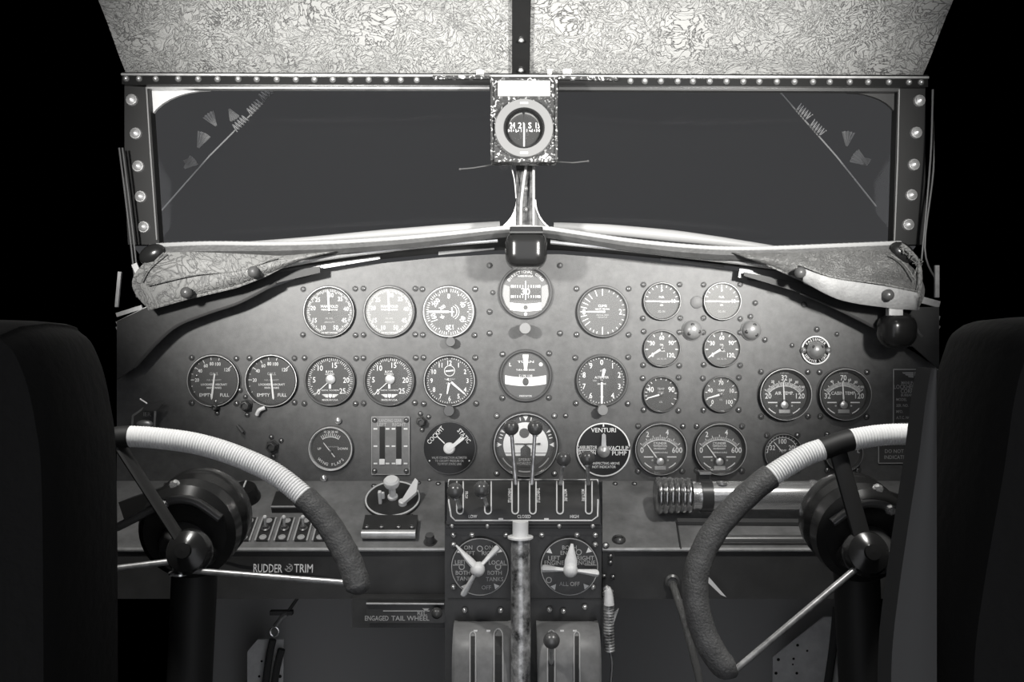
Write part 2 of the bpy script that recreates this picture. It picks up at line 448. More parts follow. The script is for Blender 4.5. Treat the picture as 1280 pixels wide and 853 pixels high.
# outside the glass: slanted braces with clips
def brace(nm, line, fans, coils, dots, label):
    Y = .34; o = empty(nm, P(*line[0], Y), label, 'brace', 'slanted braces outside the windshield'); L0 = Vector(o.location)
    b = MB(); b.tube([P(x, y, Y) - L0 for x, y in line], px2m(1.0, Y), 'brace', 6)
    b.build('rod', o)
    for x, y, ang, r in fans:
        b = MB(); n = 9; rows = [[], []]
        for i in range(n):
            a = ang - .38 + .76 * i / (n - 1); rp = (.003 if i % 2 else -.003)
            for j, q in enumerate((.15, 1)):
                rows[j].append(P(x + q * r * math.sin(a), y - q * r * math.cos(a), Y - .01) - L0 + Vector((0, rp * q, 0)))
        b.grid(rows, 'brace', (0, .002, 0)); b.build('ribbed_clip', o, smooth=False)
    for x, y, ang in coils:
        b = MB(); pth = []
        for i in range(60):
            q = i / 59; a = q * 2 * PI * 5
            cx, cy = x + (q - .5) * 20 * math.sin(ang), y - (q - .5) * 20 * math.cos(ang)
            pth.append(P(cx + 5 * math.cos(a) * math.cos(ang), cy + 5 * math.cos(a) * math.sin(ang), Y - .01 + .006 * math.sin(a)) - L0)
        b.tube(pth, px2m(.8, Y), 'brace', 5); b.build('coil_spring', o)
    return o
brace('windshield_brace', [(345, 112), (262, 195), (198, 268)], [(228, 212, .9, 20), (240, 196, -2.4, 12), (246, 188, .45, 24), (272, 160, -.6, 22), (285, 134, 2.6, 18)],
      [(300, 154, .8), (318, 134, .8), (333, 116, .8)], [], 'slanted grey brace with springs and clips behind the white corner gusset')
brace('windshield_brace', [(972, 112), (1045, 195), (1095, 258)], [(1058, 186, .1, 22), (1088, 208, -1.0, 26), (1075, 196, 2.2, 14)],
      [(1005, 140, -.8), (1022, 160, -.8)], [], 'slanted grey brace with ribbed clips behind the grey corner gusset')

# black strap on the headliner
st = MB()
pp = [q for q in prof if q.y > -.45]
st.grid([[(P(x, 0, 0).x, q.y - .006, q.z - .006) for x in (640, 644, 659, 663)] for q in pp], 'black', (0, .004, .004))
o = st.build('headliner_strap'); tag(o, 'black riveted strap running up the crinkled headliner above the compass', 'strap')
for q in (pp[2], pp[6], pp[10]):
    share(RIVET, 'rivet', o, (P(651.5, 0).x, q.y - .007, q.z - .008), (-.7, 0, 0))

# ------------------------------------------------------------------ instrument panel
arch = [(146, 468), (165, 455), (195, 428), (225, 405), (262, 390), (300, 375), (350, 356), (400, 338), (470, 330), (550, 322), (620, 318), (700, 318), (780, 324), (860, 332), (925, 339), (1000, 362), (1060, 388), (1110, 420), (1150, 445), (1174, 462)]
poly = arch + [(1174, 603), (146, 603)]
ip = empty('instrument_panel', P(655, 600, 0), 'dark crackle-finish instrument panel with an arched top edge', 'instrument panel'); L0 = Vector(ip.location)
b = MB(); b.solid([P(x, y, 0) - L0 for x, y in poly], (0, .006, 0), 'panel'); b.build('panel_sheet', ip, smooth=False)
for x, y in ((612, 332), (700, 332), (612, 417), (700, 417), (944, 379), (938, 396), (1021, 412), (1005, 381), (956, 425), (612, 390), (300, 488)):
    share(SCREW, 'screw', ip, P(x, y, 0) - L0)
for x, y in ((246, 470), (616, 366), (707, 520), (1046, 418), (990, 432)):
    share(SCREW_S, 'screw', ip, P(x, y, 0) - L0)
b = MB(); b.lathe((0, 0, 0), [(px2m(8), 0), (px2m(8), -.0012), (px2m(6.5), -.0018), (0, -.0018)], 'panel', 24); b.build('blanking_plug', ip, P(871, 378) - L0)

# ------------------------------------------------------------------ dials
F = -.0012          # dial face height in front of the sheet
RA = math.radians
def bezel_part(t, R, m, depth=.0075, inner=.86):
    b = MB()
    b.lathe((0, 0, 0), [(R * 1.05, -.0002), (R * 1.05, -.001), (R * .98, -.0012)], 'screw_dark', 48, caps=False)
    b.lathe((0, 0, 0), [(R * 1.0, -.0005), (R, -depth * .7), (R * .985, -depth), (R * .96, -depth), (R * .945, -depth * .82), (R * inner, -depth * .6), (R * (inner - .015), -.0008)], m, 48, caps=False)
    if m == 'bezel_dark' or depth > .009: b.arc(R * .978, R * .022, 0, 2 * PI, 'alu', -depth - .0001, 48)
    return b.build('bezel', t)

def needle(b, ang, r0, r1, w0, w1, m, y, cx=0, cz=0, tipped=True):
    sa, ca = math.sin(ang), math.cos(ang)
    def q(r, k): return (cx + r * sa + k * ca, cz + r * ca - k * sa)
    pts = [q(r0, -w0 / 2), q(r1 * .9 if tipped else r1, -w1 / 2)] + ([q(r1, 0)] if tipped else []) + [q(r1 * .9 if tipped else r1, w1 / 2), q(r0, w0 / 2)]
    b.prism(pts, y, y - .0008, m)

def gauge(name, px, py, rp, label, cat='gauge', group=None, bez='bezel', face='face', nums=(), numr=.66, numh=.17, ticks=(), words=(), arcs=(),
          needles=(), hub=.05, glass='glass', extra=None, screws=True, sdx=1.02, sdz=.9, inner=.91, rot_nums=False, pivot=(0, 0), depth=.0075, topscrews=True, off=()):
    t = empty(name, P(px, py, 0), label, cat, group); R = px2m(rp)
    if inner < .91: inner += .04
    bezel_part(t, R, bez, depth, inner); RB = R; R = R * 1.06
    b = MB(); b.disc((0, F, 0), RB * (inner + .01), face, 48)
    y = F - .0003; cx, cz = pivot[0] * R, pivot[1] * R
    for s, a in nums:
        a = RA(a); b.text(s, cx + numr * R * math.sin(a), cz + numr * R * math.cos(a), numh * R, 'ink', y, a if rot_nums else 0, sx=.85)
    for a0, a1, n, r0, r1, w in ticks:
        for i in range(n + 1):
            b.tick(RA(a0 + (a1 - a0) * i / max(1, n)), r0 * R, r1 * R, w * R * .72, 'ink', y, cx, cz)
    for r, w, a0, a1 in arcs: b.arc(r * R, w * R, RA(a0), RA(a1), 'ink', y, 30, cx, cz)
    for w in words:
        s, x, z, h = w[:4]; b.text(s, x * R, z * R, h * R, w[4] if len(w) > 4 else 'ink', y, RA(w[5]) if len(w) > 5 else 0, sx=w[6] if len(w) > 6 else .9)
    if extra: extra(b, R, y)
    b.build('dial_face', t, smooth=False)
    for nd in needles:
        b = MB(); needle(b, RA(nd[0]), nd[1] * R, nd[2] * R, nd[3] * R, nd[4] * R, nd[5] if len(nd) > 5 else 'ink', F - .0012, cx, cz, nd[6] if len(nd) > 6 else True)
        b.build('needle', t, smooth=False)
    if hub:
        b = MB(); b.lathe((cx, F, cz), [(hub * R, -.0008), (hub * R, -.0026), (hub * R * .6, -.0032), (0, -.0033)], 'bezel', 16); b.build('hub_cap', t)
    if glass:
        b = MB(); b.disc((0, -depth * .62, 0), RB * (inner + .02), glass, 40); b.build('cover_glass', t, smooth=False)
    if screws:
        for i, (sx, sz) in enumerate(((-1, 1), (1, 1), (-1, -1), (1, -1))):
            if i in off: continue
            share(SCREW, 'screw', t, (sx * RB * sdx + random.uniform(-.0008, .0008), 0, sz * RB * sdz + random.uniform(-.0008, .0008)), (0, random.uniform(0, PI), 0))
    return t

def wings(b, x, z, w, h, m, y):
    # pilot-wing emblem: a shield with two feathered wings
    b.prism([(x - w * .1, z + h * .5), (x + w * .1, z + h * .5), (x + w * .1, z - h * .1), (x, z - h * .5), (x - w * .1, z - h * .1)], y, y - .0002, m)
    for k in (-1, 1):
        for i in range(3):
            b.prism([(x + k * w * .13, z + h * (.45 - i * .28)), (x + k * w * (.5 - i * .09), z + h * (.42 - i * .26)), (x + k * w * (.46 - i * .09), z + h * (.22 - i * .26)), (x + k * w * .13, z + h * (.2 - i * .28))], y, y - .0002, m)

mnums = [('10', 201), ('15', 240), ('20', 283), ('25', 316), ('30', 6), ('35', 40), ('40', 80), ('45', 120), ('50', 158)]
mwords = [('MANIFOLD', 0, .20, .10), ('PRESSURE GAUGE', 0, .08, .06), ('IN. HG.', 0, -.24, .07, 'ink_dim'), ('ABSOLUTE', 0, -.38, .06, 'ink_dim'), ('DO NOT EXCEED', 0, -.77, .06)]
for px, lab, gl, fc in ((412, 'manifold pressure gauge with only a faint painted glare veil, first in the top row', 'haze1', 'face_grey'), (487, 'manifold pressure gauge with a strong painted glare veil on its glass, second in the top row', 'haze2', 'face_grey')):
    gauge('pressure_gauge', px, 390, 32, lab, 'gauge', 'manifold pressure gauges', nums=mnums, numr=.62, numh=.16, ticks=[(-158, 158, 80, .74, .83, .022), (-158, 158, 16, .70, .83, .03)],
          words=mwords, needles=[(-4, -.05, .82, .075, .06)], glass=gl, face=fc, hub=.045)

def plane_mark(b, R, y):
    b.arc(.22 * R, .02 * R, RA(20), RA(160), 'ink', y, 12, .08 * R, 0); b.arc(.30 * R, .02 * R, RA(30), RA(150), 'ink', y, 12, .08 * R, 0)
    b.tick(0, -.16 * R, .16 * R, .05 * R, 'ink', y, .12 * R, 0); b.tick(RA(90), -.12 * R, .12 * R, .04 * R, 'ink', y, .08 * R, 0)
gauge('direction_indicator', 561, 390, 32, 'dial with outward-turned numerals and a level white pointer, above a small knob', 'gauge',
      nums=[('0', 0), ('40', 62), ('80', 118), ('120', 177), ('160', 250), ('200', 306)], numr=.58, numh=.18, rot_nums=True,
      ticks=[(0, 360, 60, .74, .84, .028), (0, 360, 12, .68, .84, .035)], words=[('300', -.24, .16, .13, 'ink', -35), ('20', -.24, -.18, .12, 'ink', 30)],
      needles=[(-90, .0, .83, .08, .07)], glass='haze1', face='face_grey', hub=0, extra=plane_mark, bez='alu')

# climb indicator
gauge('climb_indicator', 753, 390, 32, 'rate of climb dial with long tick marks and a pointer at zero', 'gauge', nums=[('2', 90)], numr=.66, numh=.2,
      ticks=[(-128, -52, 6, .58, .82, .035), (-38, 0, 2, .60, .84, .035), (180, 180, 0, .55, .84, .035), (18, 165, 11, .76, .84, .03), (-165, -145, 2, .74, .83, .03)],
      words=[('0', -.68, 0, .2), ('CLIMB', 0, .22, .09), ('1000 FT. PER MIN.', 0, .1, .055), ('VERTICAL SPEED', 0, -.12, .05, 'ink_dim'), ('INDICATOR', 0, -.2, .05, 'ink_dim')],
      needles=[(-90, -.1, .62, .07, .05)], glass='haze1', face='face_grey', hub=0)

for px, lab, gl in ((827, 'small fuel pressure gauge with a level pointer, beside the climb dial', 'haze1'), (902, 'small fuel pressure gauge with a painted glare veil on its glass, beside a pale blanking plug', 'haze3')):
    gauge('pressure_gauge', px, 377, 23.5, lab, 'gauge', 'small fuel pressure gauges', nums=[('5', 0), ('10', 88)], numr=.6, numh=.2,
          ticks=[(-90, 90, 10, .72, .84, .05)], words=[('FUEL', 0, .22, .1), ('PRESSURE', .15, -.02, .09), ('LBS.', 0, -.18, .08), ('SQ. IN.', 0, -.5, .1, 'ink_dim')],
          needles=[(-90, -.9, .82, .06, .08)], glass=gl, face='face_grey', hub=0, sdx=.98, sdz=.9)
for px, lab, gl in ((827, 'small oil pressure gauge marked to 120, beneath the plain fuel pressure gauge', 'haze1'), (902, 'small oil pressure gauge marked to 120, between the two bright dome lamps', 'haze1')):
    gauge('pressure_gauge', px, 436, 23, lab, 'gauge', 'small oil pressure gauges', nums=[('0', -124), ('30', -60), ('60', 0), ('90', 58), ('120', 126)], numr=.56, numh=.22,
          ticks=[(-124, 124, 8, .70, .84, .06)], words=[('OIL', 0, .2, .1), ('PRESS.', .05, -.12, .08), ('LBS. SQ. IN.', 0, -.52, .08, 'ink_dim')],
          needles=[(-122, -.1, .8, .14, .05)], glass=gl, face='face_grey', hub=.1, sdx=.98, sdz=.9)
# fuel quantity
for px, lab, na in ((268, 'fuel quantity gauge with pointer just short of straight down, nearest the panel edge', 187), (340, 'fuel quantity gauge with pointer nearly straight down, next to the tachometers', 174)):
    gauge('fuel_gauge', px, 476, 32.5, lab, 'gauge', 'fuel quantity gauges', nums=[('20', -88), ('40', -55), ('60', -29), ('80', -8), ('100', 13), ('120', 50)], numr=.62, numh=.125,
          ticks=[(-88, -88, 0, .72, .86, .03), (-55, -55, 0, .70, .86, .03), (-29, -29, 0, .72, .86, .03), (-8, 13, 1, .75, .86, .03), (50, 50, 0, .72, .86, .03), (-120, -42, 5, .80, .86, .025)],
          words=[('GALS.', 0, .25, .1, 'ink_dim'), ('FUEL QUANTITY', 0, .02, .055, 'ink_dim'), ('LOCKHEED AIRCRAFT', 0, -.14, .075), ('MAIN TANKS', 0, -.26, .07), ('EMPTY', -.3, -.52, .12), ('FULL', .38, -.52, .12)],
          needles=[(na, -.25, .7, .05, .07)], glass='glass', hub=0, bez='bezel_dark', sdx=.86, sdz=.86)
# tachometers
def tach_marks(b, R, y): wings(b, 0, -.58 * R, .62 * R, .16 * R, 'ink', y)
for px, lab in ((413, 'tachometer with pointer at zero, beside the fuel gauges'), (487, 'tachometer with pointer at zero, beside the clock')):
    t = gauge('tachometer', px, 476, 31.5, lab, 'gauge', 'engine tachometers', nums=[('0', -134), ('5', -87), ('10', -38), ('15', 16), ('20', 88), ('25', 130)], numr=.60, numh=.2,
          ticks=[(-134, 130, 50, .74, .85, .022), (-134, 130, 10, .70, .85, .032)], words=[('R.P.M.', -.02, .33, .09), ('HUNDREDS', -.02, .24, .05), ('SENSITIVE  TACHOMETER', 0, -.36, .045), ('MADE IN U.S.A.', 0, -.72, .07)],
          needles=[(-132, .1, .84, .03, .025)], glass='glass', hub=0, extra=tach_marks)
    b = MB(); R = px2m(31.5)
    b.lathe((.02 * R, F, .05 * R), [(.2 * R, -.0005), (.19 * R, -.003), (.12 * R, -.0042), (0, -.0044)], 'alu', 20)
    b.box((0, F - .0016, -.17 * R), (.09 * R, .0012, .3 * R), 'alu'); b.build('balance_knob', t)
# clock
def clock_marks(b, R, y):
    b.arc(.19 * R, .02 * R, 0, 2 * PI, 'ink', y, 24, 0, .36 * R)
    b.tick(RA(84), -.15 * R, .15 * R, .05 * R, 'ink', y - .0003, 0, .36 * R)
t = gauge('panel_clock', 562, 476, 32, 'panel clock with twelve numerals and two white hands, above a small knob', 'clock', nums=[(str(i), 30 * i) for i in range(1, 13)], numr=.66, numh=.17,
      ticks=[(0, 360, 60, .79, .86, .025), (0, 360, 12, .77, .87, .035)], words=[('WALTHAM', 0, .05, .06, 'ink_dim'), ('8 DAYS', 0, -.1, .06, 'ink_dim')],
      needles=[(131, -.1, .8, .09, .05), (190, -.08, .52, .10, .05)], glass='glass', hub=.08, extra=clock_marks, bez='bezel_dark')

# directional gyro
def dg_marks(b, R, y):
    b.prism([(R * .55 * -1, .14 * R), (.55 * R, .14 * R), (.55 * R, -.28 * R), (-.55 * R, -.28 * R)], y, y - .0001, 'screw_dark')
    n = 15
    for i in range(n):
        x = (-1 + 2 * i / (n - 1)); xx = .53 * R * math.sin(x * 1.35)
        for z in (.27, -.10): b.prism([(xx - .012 * R, z * R), (xx + .012 * R, z * R), (xx + .012 * R, z * R - .09 * R), (xx - .012 * R, z * R - .09 * R)], y - .0003, y - .0004, 'ink')
    b.text('30', 0, .04 * R, .24 * R, 'ink', y - .0005)
    b.prism([(-.02 * R, .42 * R), (.02 * R, .42 * R), (.02 * R, -.26 * R), (-.02 * R, -.26 * R)], y - .0006, y - .0008, 'ink')
    for k in (-1, 1): b.prism([(k * .58 * R, .22 * R), (k * .80 * R, .30 * R), (k * .84 * R, -.1 * R), (k * .7 * R, -.48 * R), (k * .58 * R, -.6 * R)], y, y - .0001, 'face_pale')
    up = [( -.57 + 1.14 * i / 12, -.36 - .05 * math.cos(PI * (i / 12 - .5))) for i in range(13)]
    lo = [(x, z - .27) for x, z in up][::-1]
    b.prism([(x * R, z * R) for x, z in up + lo], y - .0002, y - .0006, 'ink')
    b.disc((0, y - .001, -.54 * R), .085 * R, 'face', 20); b.disc((0, y - .001, -.78 * R), .06 * R, 'ink', 14)
    s = 'DIRECTIONAL GYRO'
    for i, ch in enumerate(s):
        a = RA(-52 + 104 * i / (len(s) - 1)); b.text(ch, .76 * R * math.sin(a), .76 * R * math.cos(a), .10 * R, 'ink', y, a)
    b.text('MADE IN U.S.A.', 0, .60 * R, .06 * R, 'ink', y)
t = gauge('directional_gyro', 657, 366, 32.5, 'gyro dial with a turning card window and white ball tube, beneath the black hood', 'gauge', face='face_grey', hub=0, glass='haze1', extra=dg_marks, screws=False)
b = MB(); R = px2m(32.5)
b.lathe((0, F, .10 * R), [(.56 * R, -.0004), (.56 * R, -.001)], 'screw_dark', 4)
# turn and bank
def tb_marks(b, R, y):
    b.prism([(-.11 * R, .78 * R), (.11 * R, .78 * R), (.05 * R, .2 * R), (-.05 * R, .2 * R)], y - .0003, y - .0007, 'ink')
    b.text('L', -.56 * R, .42 * R, .13 * R, 'ink', y); b.disc((.56 * R, y, .42 * R), .07 * R, 'ink', 16)
    b.text('TURN', 0, .52 * R, .08 * R, 'ink', y, sx=2.0); b.text('TURN AND BANK', 0, .22 * R, .06 * R, 'ink', y); b.text('S / N 118', 0, 0, .09 * R, 'ink', y); b.text('INDICATOR', 0, -.74 * R, .06 * R, 'ink', y)
def tb_tube(t, R):
    b = MB(); up = [(x / 10, -.06 + .08 * (x / 10 / .78) ** 2) for x in range(-8, 9)]
    pts = [(x * R, z * R) for x, z in up] + [(x * R, (z - .34) * R) for x, z in up[::-1]]
    b.prism(pts, F - .0004, F - .0012, 'white')
    b.build('ball_tube', t, smooth=False)
    b = MB(); b.sphere((0, F - .001, -.23 * R), .13 * R, 'face', 16, (1, .2, 1.25)); b.build('black_ball', t)
t = gauge('turn_indicator', 657, 470, 32, 'turn and bank dial with a broad white curved tube and a black ball', 'gauge', face='face_grey', hub=0, glass='glass', extra=tb_marks, sdx=.9, sdz=.86)
tb_tube(t, px2m(32))
# altimeter
t = gauge('altimeter', 752, 476, 32, 'altimeter numbered 0 to 9 with a long hand pointing down', 'gauge', nums=[(str(i), 36 * i) for i in range(10) if i != 5], numr=.68, numh=.2,
      ticks=[(0, 360, 50, .80, .87, .025), (0, 360, 10, .77, .88, .035)], words=[('FT.', 0, .36, .06), ('ALTIMETER', 0, .12, .08), ('1000', -.26, 0, .06, 'ink_dim'), ('SENSITIVE', 0, -.12, .055), ('TYPE', 0, -.6, .05)],
      needles=[(180, -.12, .84, .075, .075, 'ink', False), (13, 0, .46, .05, .12)], glass='glass', hub=.06)
# small temperature gauges
gauge('temperature_gauge', 826, 493, 22.5, 'small temperature gauge with a black face, in front of the air temperature dial row', 'gauge', 'small temperature gauges', nums=[('40', -65), ('90', 65)], numr=.6, numh=.28,
      ticks=[(-110, -40, 5, .72, .85, .05), (-20, 40, 3, .76, .86, .05), (86, 130, 2, .72, .86, .05)], words=[('TEMP', 0, .28, .12, 'ink_dim'), ('CENT.', 0, .1, .09, 'ink_dim'), ('OIL', 0, -.4, .1, 'ink_dim')],
      needles=[(-106, -.1, .8, .10, .05)], glass='glass', hub=.1, sdx=.98, sdz=.9)['label'] = 'small temperature gauge with a black face, between the altimeter and the grey temperature gauge'
gauge('temperature_gauge', 901, 493, 22.5, 'small temperature gauge with a grey face marked 70 on top, beside the air temperature dial', 'gauge', 'small temperature gauges', nums=[('0', -132), ('40', -70), ('70', 0), ('10', 72), ('100', 132)], numr=.6, numh=.22,
      ticks=[(-138, 138, 10, .72, .85, .05)], words=[('TEMP', 0, .2, .12), ('OIL', 0, -.28, .09, 'ink_dim')], needles=[(-106, -.1, .8, .12, .05)], glass='haze1', hub=.1, sdx=.98, sdz=.9)

# moving-coil dials with a low pivot
def coil_base(t, R, cz=-.42):
    b = MB(); b.lathe((0, F, cz * R), [(.15 * R, -.0006), (.14 * R, -.0026), (.07 * R, -.0036), (0, -.0037)], 'alu', 20)
    b.box((0, F - .001, (cz - .24) * R), (.44 * R, .0016, .15 * R), 'alu', .0008)
    b.arc(.2 * R, .04 * R, RA(-115), RA(115), 'screw_dark', F - .002, 20, 0, cz * R); b.build('pivot_bridge', t)
def coil_marks(wd):
    def f(b, R, y):
        for k in (-1, 1):
            b.tick(RA(90), -.17 * R, .17 * R, .04 * R, 'ink', y, k * .42 * R, -.3 * R); b.disc((k * .28 * R, y, -.42 * R), .035 * R, 'ink_dim', 10)
            b.arc(.76 * R, .035 * R, RA(180 - k * 24), RA(180 - k * 48), 'ink', y, 6)
    return f
for px, lab, l0, l1, l2, wd, small in ((980, 'air temperature dial reading 32 at top, beneath the service light', '20', '32', '120', 'AIR TEMP.', ['20', '50', '80', '100']), (1054, 'cabin temperature dial reading 70 at top, beside the maker plate', '32', '70', '120', 'CABIN TEMP.', ['40', '60', '80', '100'])):
    t = gauge('temperature_gauge', px, 493, 32.5, lab, 'gauge', 'large temperature dials', inner=.84, depth=.011, bez='bezel_dark', pivot=(0, -.42), nums=[(l1, 0)], numr=1.02, numh=.19,
          ticks=[(-50, 50, 40, .72, .86, .02), (-50, 50, 8, .72, .92, .035)], arcs=[(.72, .025, -52, 52)],
          words=[(l0, -.58, -.06, .19), (l2, .58, -.06, .19), (wd, 0, .04, .12), ('WESTON', 0, .78, .06, 'ink_dim')] + [(s, x, z, .09) for s, x, z in zip(small, (-.42, .22, .45, .66), (.46, .52, .44, .26))],
          needles=[(-3, .12, .92, .06, .035)], hub=0, extra=coil_marks(wd), sdx=.9, sdz=.86)
    coil_base(t, px2m(32.5))
for px, lab, gl in ((825, 'cylinder temperature dial marked to 600, beside the suction selector', 'haze1'), (899, 'cylinder temperature dial marked to 600, above the clamp of the metal cylinder', 'glass')):
    t = gauge('temperature_gauge', px, 561, 32.5, lab, 'gauge', 'cylinder temperature dials', inner=.86, depth=.011, face='face_grey', bez='bezel_dark', pivot=(0, -.5), nums=[('2', -24), ('4', 13)], numr=1.12, numh=.19,
          ticks=[(-46, 46, 30, .82, .93, .02), (-46, 46, 6, .82, 1.0, .03)], arcs=[(.82, .028, -48, 48)],
          words=[('0', -.66, -.05, .2), ('600', .62, -.05, .2), ('CYLINDER', 0, .2, .08), ('TEMPERATURE', 0, .1, .06), ('FAHRENHEIT', 0, 0, .06), ('THERMOCOUPLE', 0, -.14, .055)],
          needles=[(-36, .18, .84, .05, .03)], hub=0, glass=gl, extra=coil_marks(''), sdx=.86, sdz=.86)
    coil_base(t, px2m(32.5), -.5)
for px, py, lab in ((978, 566, 'small temperature gauge marked 100, half hidden behind the corded wheel rim'), (1053, 566, 'small gauge mostly hidden behind the black wheel spoke')):
    gauge('temperature_gauge', px, py, 24, lab, 'gauge', 'small gauges behind the wheel rim', bez='bezel_dark', nums=[('32', -64), ('100', 0), ('200', 64)], numr=.56, numh=.24, ticks=[(-90, 90, 16, .74, .85, .03)], arcs=[(.74, .03, -90, 90)],
          words=[('TEMP', 0, .1, .12)], needles=[(-40, -.1, .7, .06, .04)], hub=.1, sdx=.8, sdz=.92)
# wing flap gauge
t = gauge('flap_gauge', 414, 561, 27.5, 'chrome-ringed wing flaps gauge beside the landing gear indicator', 'gauge', bez='bright', inner=.88, nums=[], ticks=[(-32, 32, 10, .62, .78, .03)], arcs=[(.62, .025, -34, 34)],
      words=[('UP', -.5, 0, .1), ('DOWN', .5, 0, .1), ('10 20 30 40', 0, .72, .1), ('FLAP POSITION', .1, .08, .05, 'ink_dim')], needles=[(-38, -.3, .5, .04, .03)], hub=.07, screws=False, pivot=(-.02, -.12),
      extra=lambda b, R, y: [b.text(ch, .68 * R * math.sin(RA(180 + 46 - 92 * i / 9)), .68 * R * math.cos(RA(180 + 46 - 92 * i / 9)), .12 * R, 'ink', y, RA(46 - 92 * i / 9)) for i, ch in enumerate('WING FLAPS')])
for x, y in ((9, 35), (-9, -37)):
    b = MB(); b.lathe((0, 0, 0), [(.005, 0), (.005, -.004), (.003, -.0055), (0, -.006)], 'chrome', 12); b.build('terminal_screw', t, (px2m(x), 0, px2m(y)))

# artificial horizon
def ah_marks(b, R, y):
    b.disc((0, y, .0), .66 * R, 'white', 44)
    b.prism([(R * .66 * math.sin(RA(a)), R * .66 * math.cos(RA(a))) for a in range(120, 241, 6)], y - .0002, y - .0003, 'face_grey')
    b.disc((-.04 * R, y - .0004, .34 * R), .15 * R, 'face_pale', 20); b.disc((-.04 * R, y - .0006, .34 * R), .14 * R, 'face_grey', 20)
    for z in (-.24, -.33): b.prism([(-.62 * R, z * R), (.62 * R, z * R), (.62 * R, z * R - .018 * R), (-.62 * R, z * R - .018 * R)], y - .0003, y - .0005, 'face')
    b.prism([(-.15 * R, -.12 * R), (-.06 * R, -.04 * R), (.06 * R, -.04 * R), (.15 * R, -.12 * R), (.15 * R, -.66 * R), (-.15 * R, -.66 * R)], y - .0006, y - .001, 'face')
    b.text('SPERRY', 0, -.44 * R, .09 * R, 'ink_dim', y - .0012); b.text('HORIZON', 0, -.55 * R, .08 * R, 'ink_dim', y - .0012)
    for a in (0, -90, 90, -60, 60): b.prism([(.84 * R * math.sin(RA(a - (5 if a % 90 == 0 else 3))), .84 * R * math.cos(RA(a - (5 if a % 90 == 0 else 3)))), (.84 * R * math.sin(RA(a + (5 if a % 90 == 0 else 3))), .84 * R * math.cos(RA(a + (5 if a % 90 == 0 else 3)))), (.7 * R * math.sin(RA(a)), .7 * R * math.cos(RA(a)))], y - .0002, y - .0004, 'ink')
    for a in (-75, -68, 68, 75, -12, 12): b.tick(RA(a), .72 * R, .82 * R, .03 * R, 'ink', y)
    b.arc(.78 * R, .03 * R, RA(120), RA(150), 'ink_dim', y, 8); b.arc(.78 * R, .03 * R, RA(210), RA(240), 'ink_dim', y, 8); b.arc(.80 * R, .04 * R, RA(165), RA(195), 'ink_dim', y, 8)
t = gauge('artificial_horizon', 657, 556, 40, 'large artificial horizon with a bright white face behind two lever knobs', 'gauge', face='face', hub=0, extra=ah_marks, screws=False, inner=.88, depth=.010, bez='bezel')
b = MB(); R = px2m(40); b.tube([(-.34 * R, F - .0025, .03 * R), (.42 * R, F - .0025, .03 * R)], .018 * R, 'face', 6); b.tube([(.38 * R, F - .0025, .03 * R), (.46 * R, F - .0025, .03 * R)], .035 * R, 'face', 6)
b.sphere((0, F - .0025, .0), .045 * R, 'face', 10); b.build('miniature_airplane', t)
for x, y in ((-36, 36), (36, 36), (-36, -36), (36, -36)): share(BOLT, 'screw', t, (px2m(x), 0, px2m(y)))

# selectors
def cap(b, R, m='face'):
    b.lathe((0, 0, 0), [(R, -.0003), (R, -.003), (R * .97, -.004), (0, -.004)], m, 44)
t = empty('static_selector', P(562, 560), 'black rotary selector marked COCKPIT and STATIC', 'selector'); R = px2m(33)
b = MB(); cap(b, R, 'black'); b.arc(R * .985, R * .025, 0, 2 * PI, 'bezel', -.0042, 44); y = -.0043
for s, a in (('COCKPIT', -47), ('STATIC', 50)): b.text(s, .72 * R * math.sin(RA(a)), .72 * R * math.cos(RA(a)), .17 * R, 'ink', y, RA(a), sx=.8)
b.tick(RA(-46), .25 * R, .64 * R, .04 * R, 'ink', y); b.tick(RA(46), .25 * R, .64 * R, .04 * R, 'ink', y)
for i, s in enumerate(('VALVE CONNECTION ALTIMETER', 'TO COCKPIT PRESSURE OR', 'TO PITOT STATIC LINE')): b.text(s, 0, (-.36 - .12 * i) * R, .085 * R, 'ink_dim', y, sx=.72)
for k in (-1, 1): b.disc((k * .75 * R, y, -.48 * R), .03 * R, 'ink', 8)
b.build('selector_plate', t, smooth=False)
b = MB(); b.lathe((0, -.004, 0), [(.22 * R, 0), (.22 * R, -.005), (.17 * R, -.007), (0, -.007)], 'cream', 24); b.build('hub_cap', t)
b = MB(); needle(b, RA(54), -.06 * R, .72 * R, .16 * R, .10 * R, 'white', -.0112); b.build('pointer_handle', t, smooth=False)
t = empty('suction_selector', P(754, 562), 'white-rimmed rotary selector marked VENTURI and VACUUM PUMP', 'selector'); R = px2m(34)
b = MB(); cap(b, R, 'black'); b.arc(R * .965, R * .05, 0, 2 * PI, 'ink', -.0043, 48); y = -.0043
b.text('VENTURI', 0, .72 * R, .16 * R, 'ink', y, sx=1.0); b.text('VACUUM', .58 * R, .06 * R, .15 * R, 'ink', y, sx=.9); b.text('PUMP', .58 * R, -.13 * R, .15 * R, 'ink', y, sx=1.0)
b.text('CARBURETOR', -.6 * R, .08 * R, .13 * R, 'ink', y, sx=.62); b.text('SUCTION', -.6 * R, -.11 * R, .13 * R, 'ink', y, sx=.8)
for k in (-1, 1): b.tick(RA(90), -.33 * R, .33 * R, .025 * R, 'ink', y, k * .6 * R, -.02 * R)
b.text('INSPECTING ABOVE', .1 * R, -.5 * R, .09 * R, 'ink', y, sx=.85); b.text('NOT INDICATOR', .02 * R, -.63 * R, .09 * R, 'ink', y, sx=.85)
b.tick(0, .84 * R, .95 * R, .05 * R, 'ink', y); b.build('selector_plate', t, smooth=False)
b = MB(); b.lathe((0, -.004, -.05 * R), [(.23 * R, 0), (.23 * R, -.004), (.14 * R, -.008), (0, -.0095)], 'alu', 24); b.build('hub_cap', t)
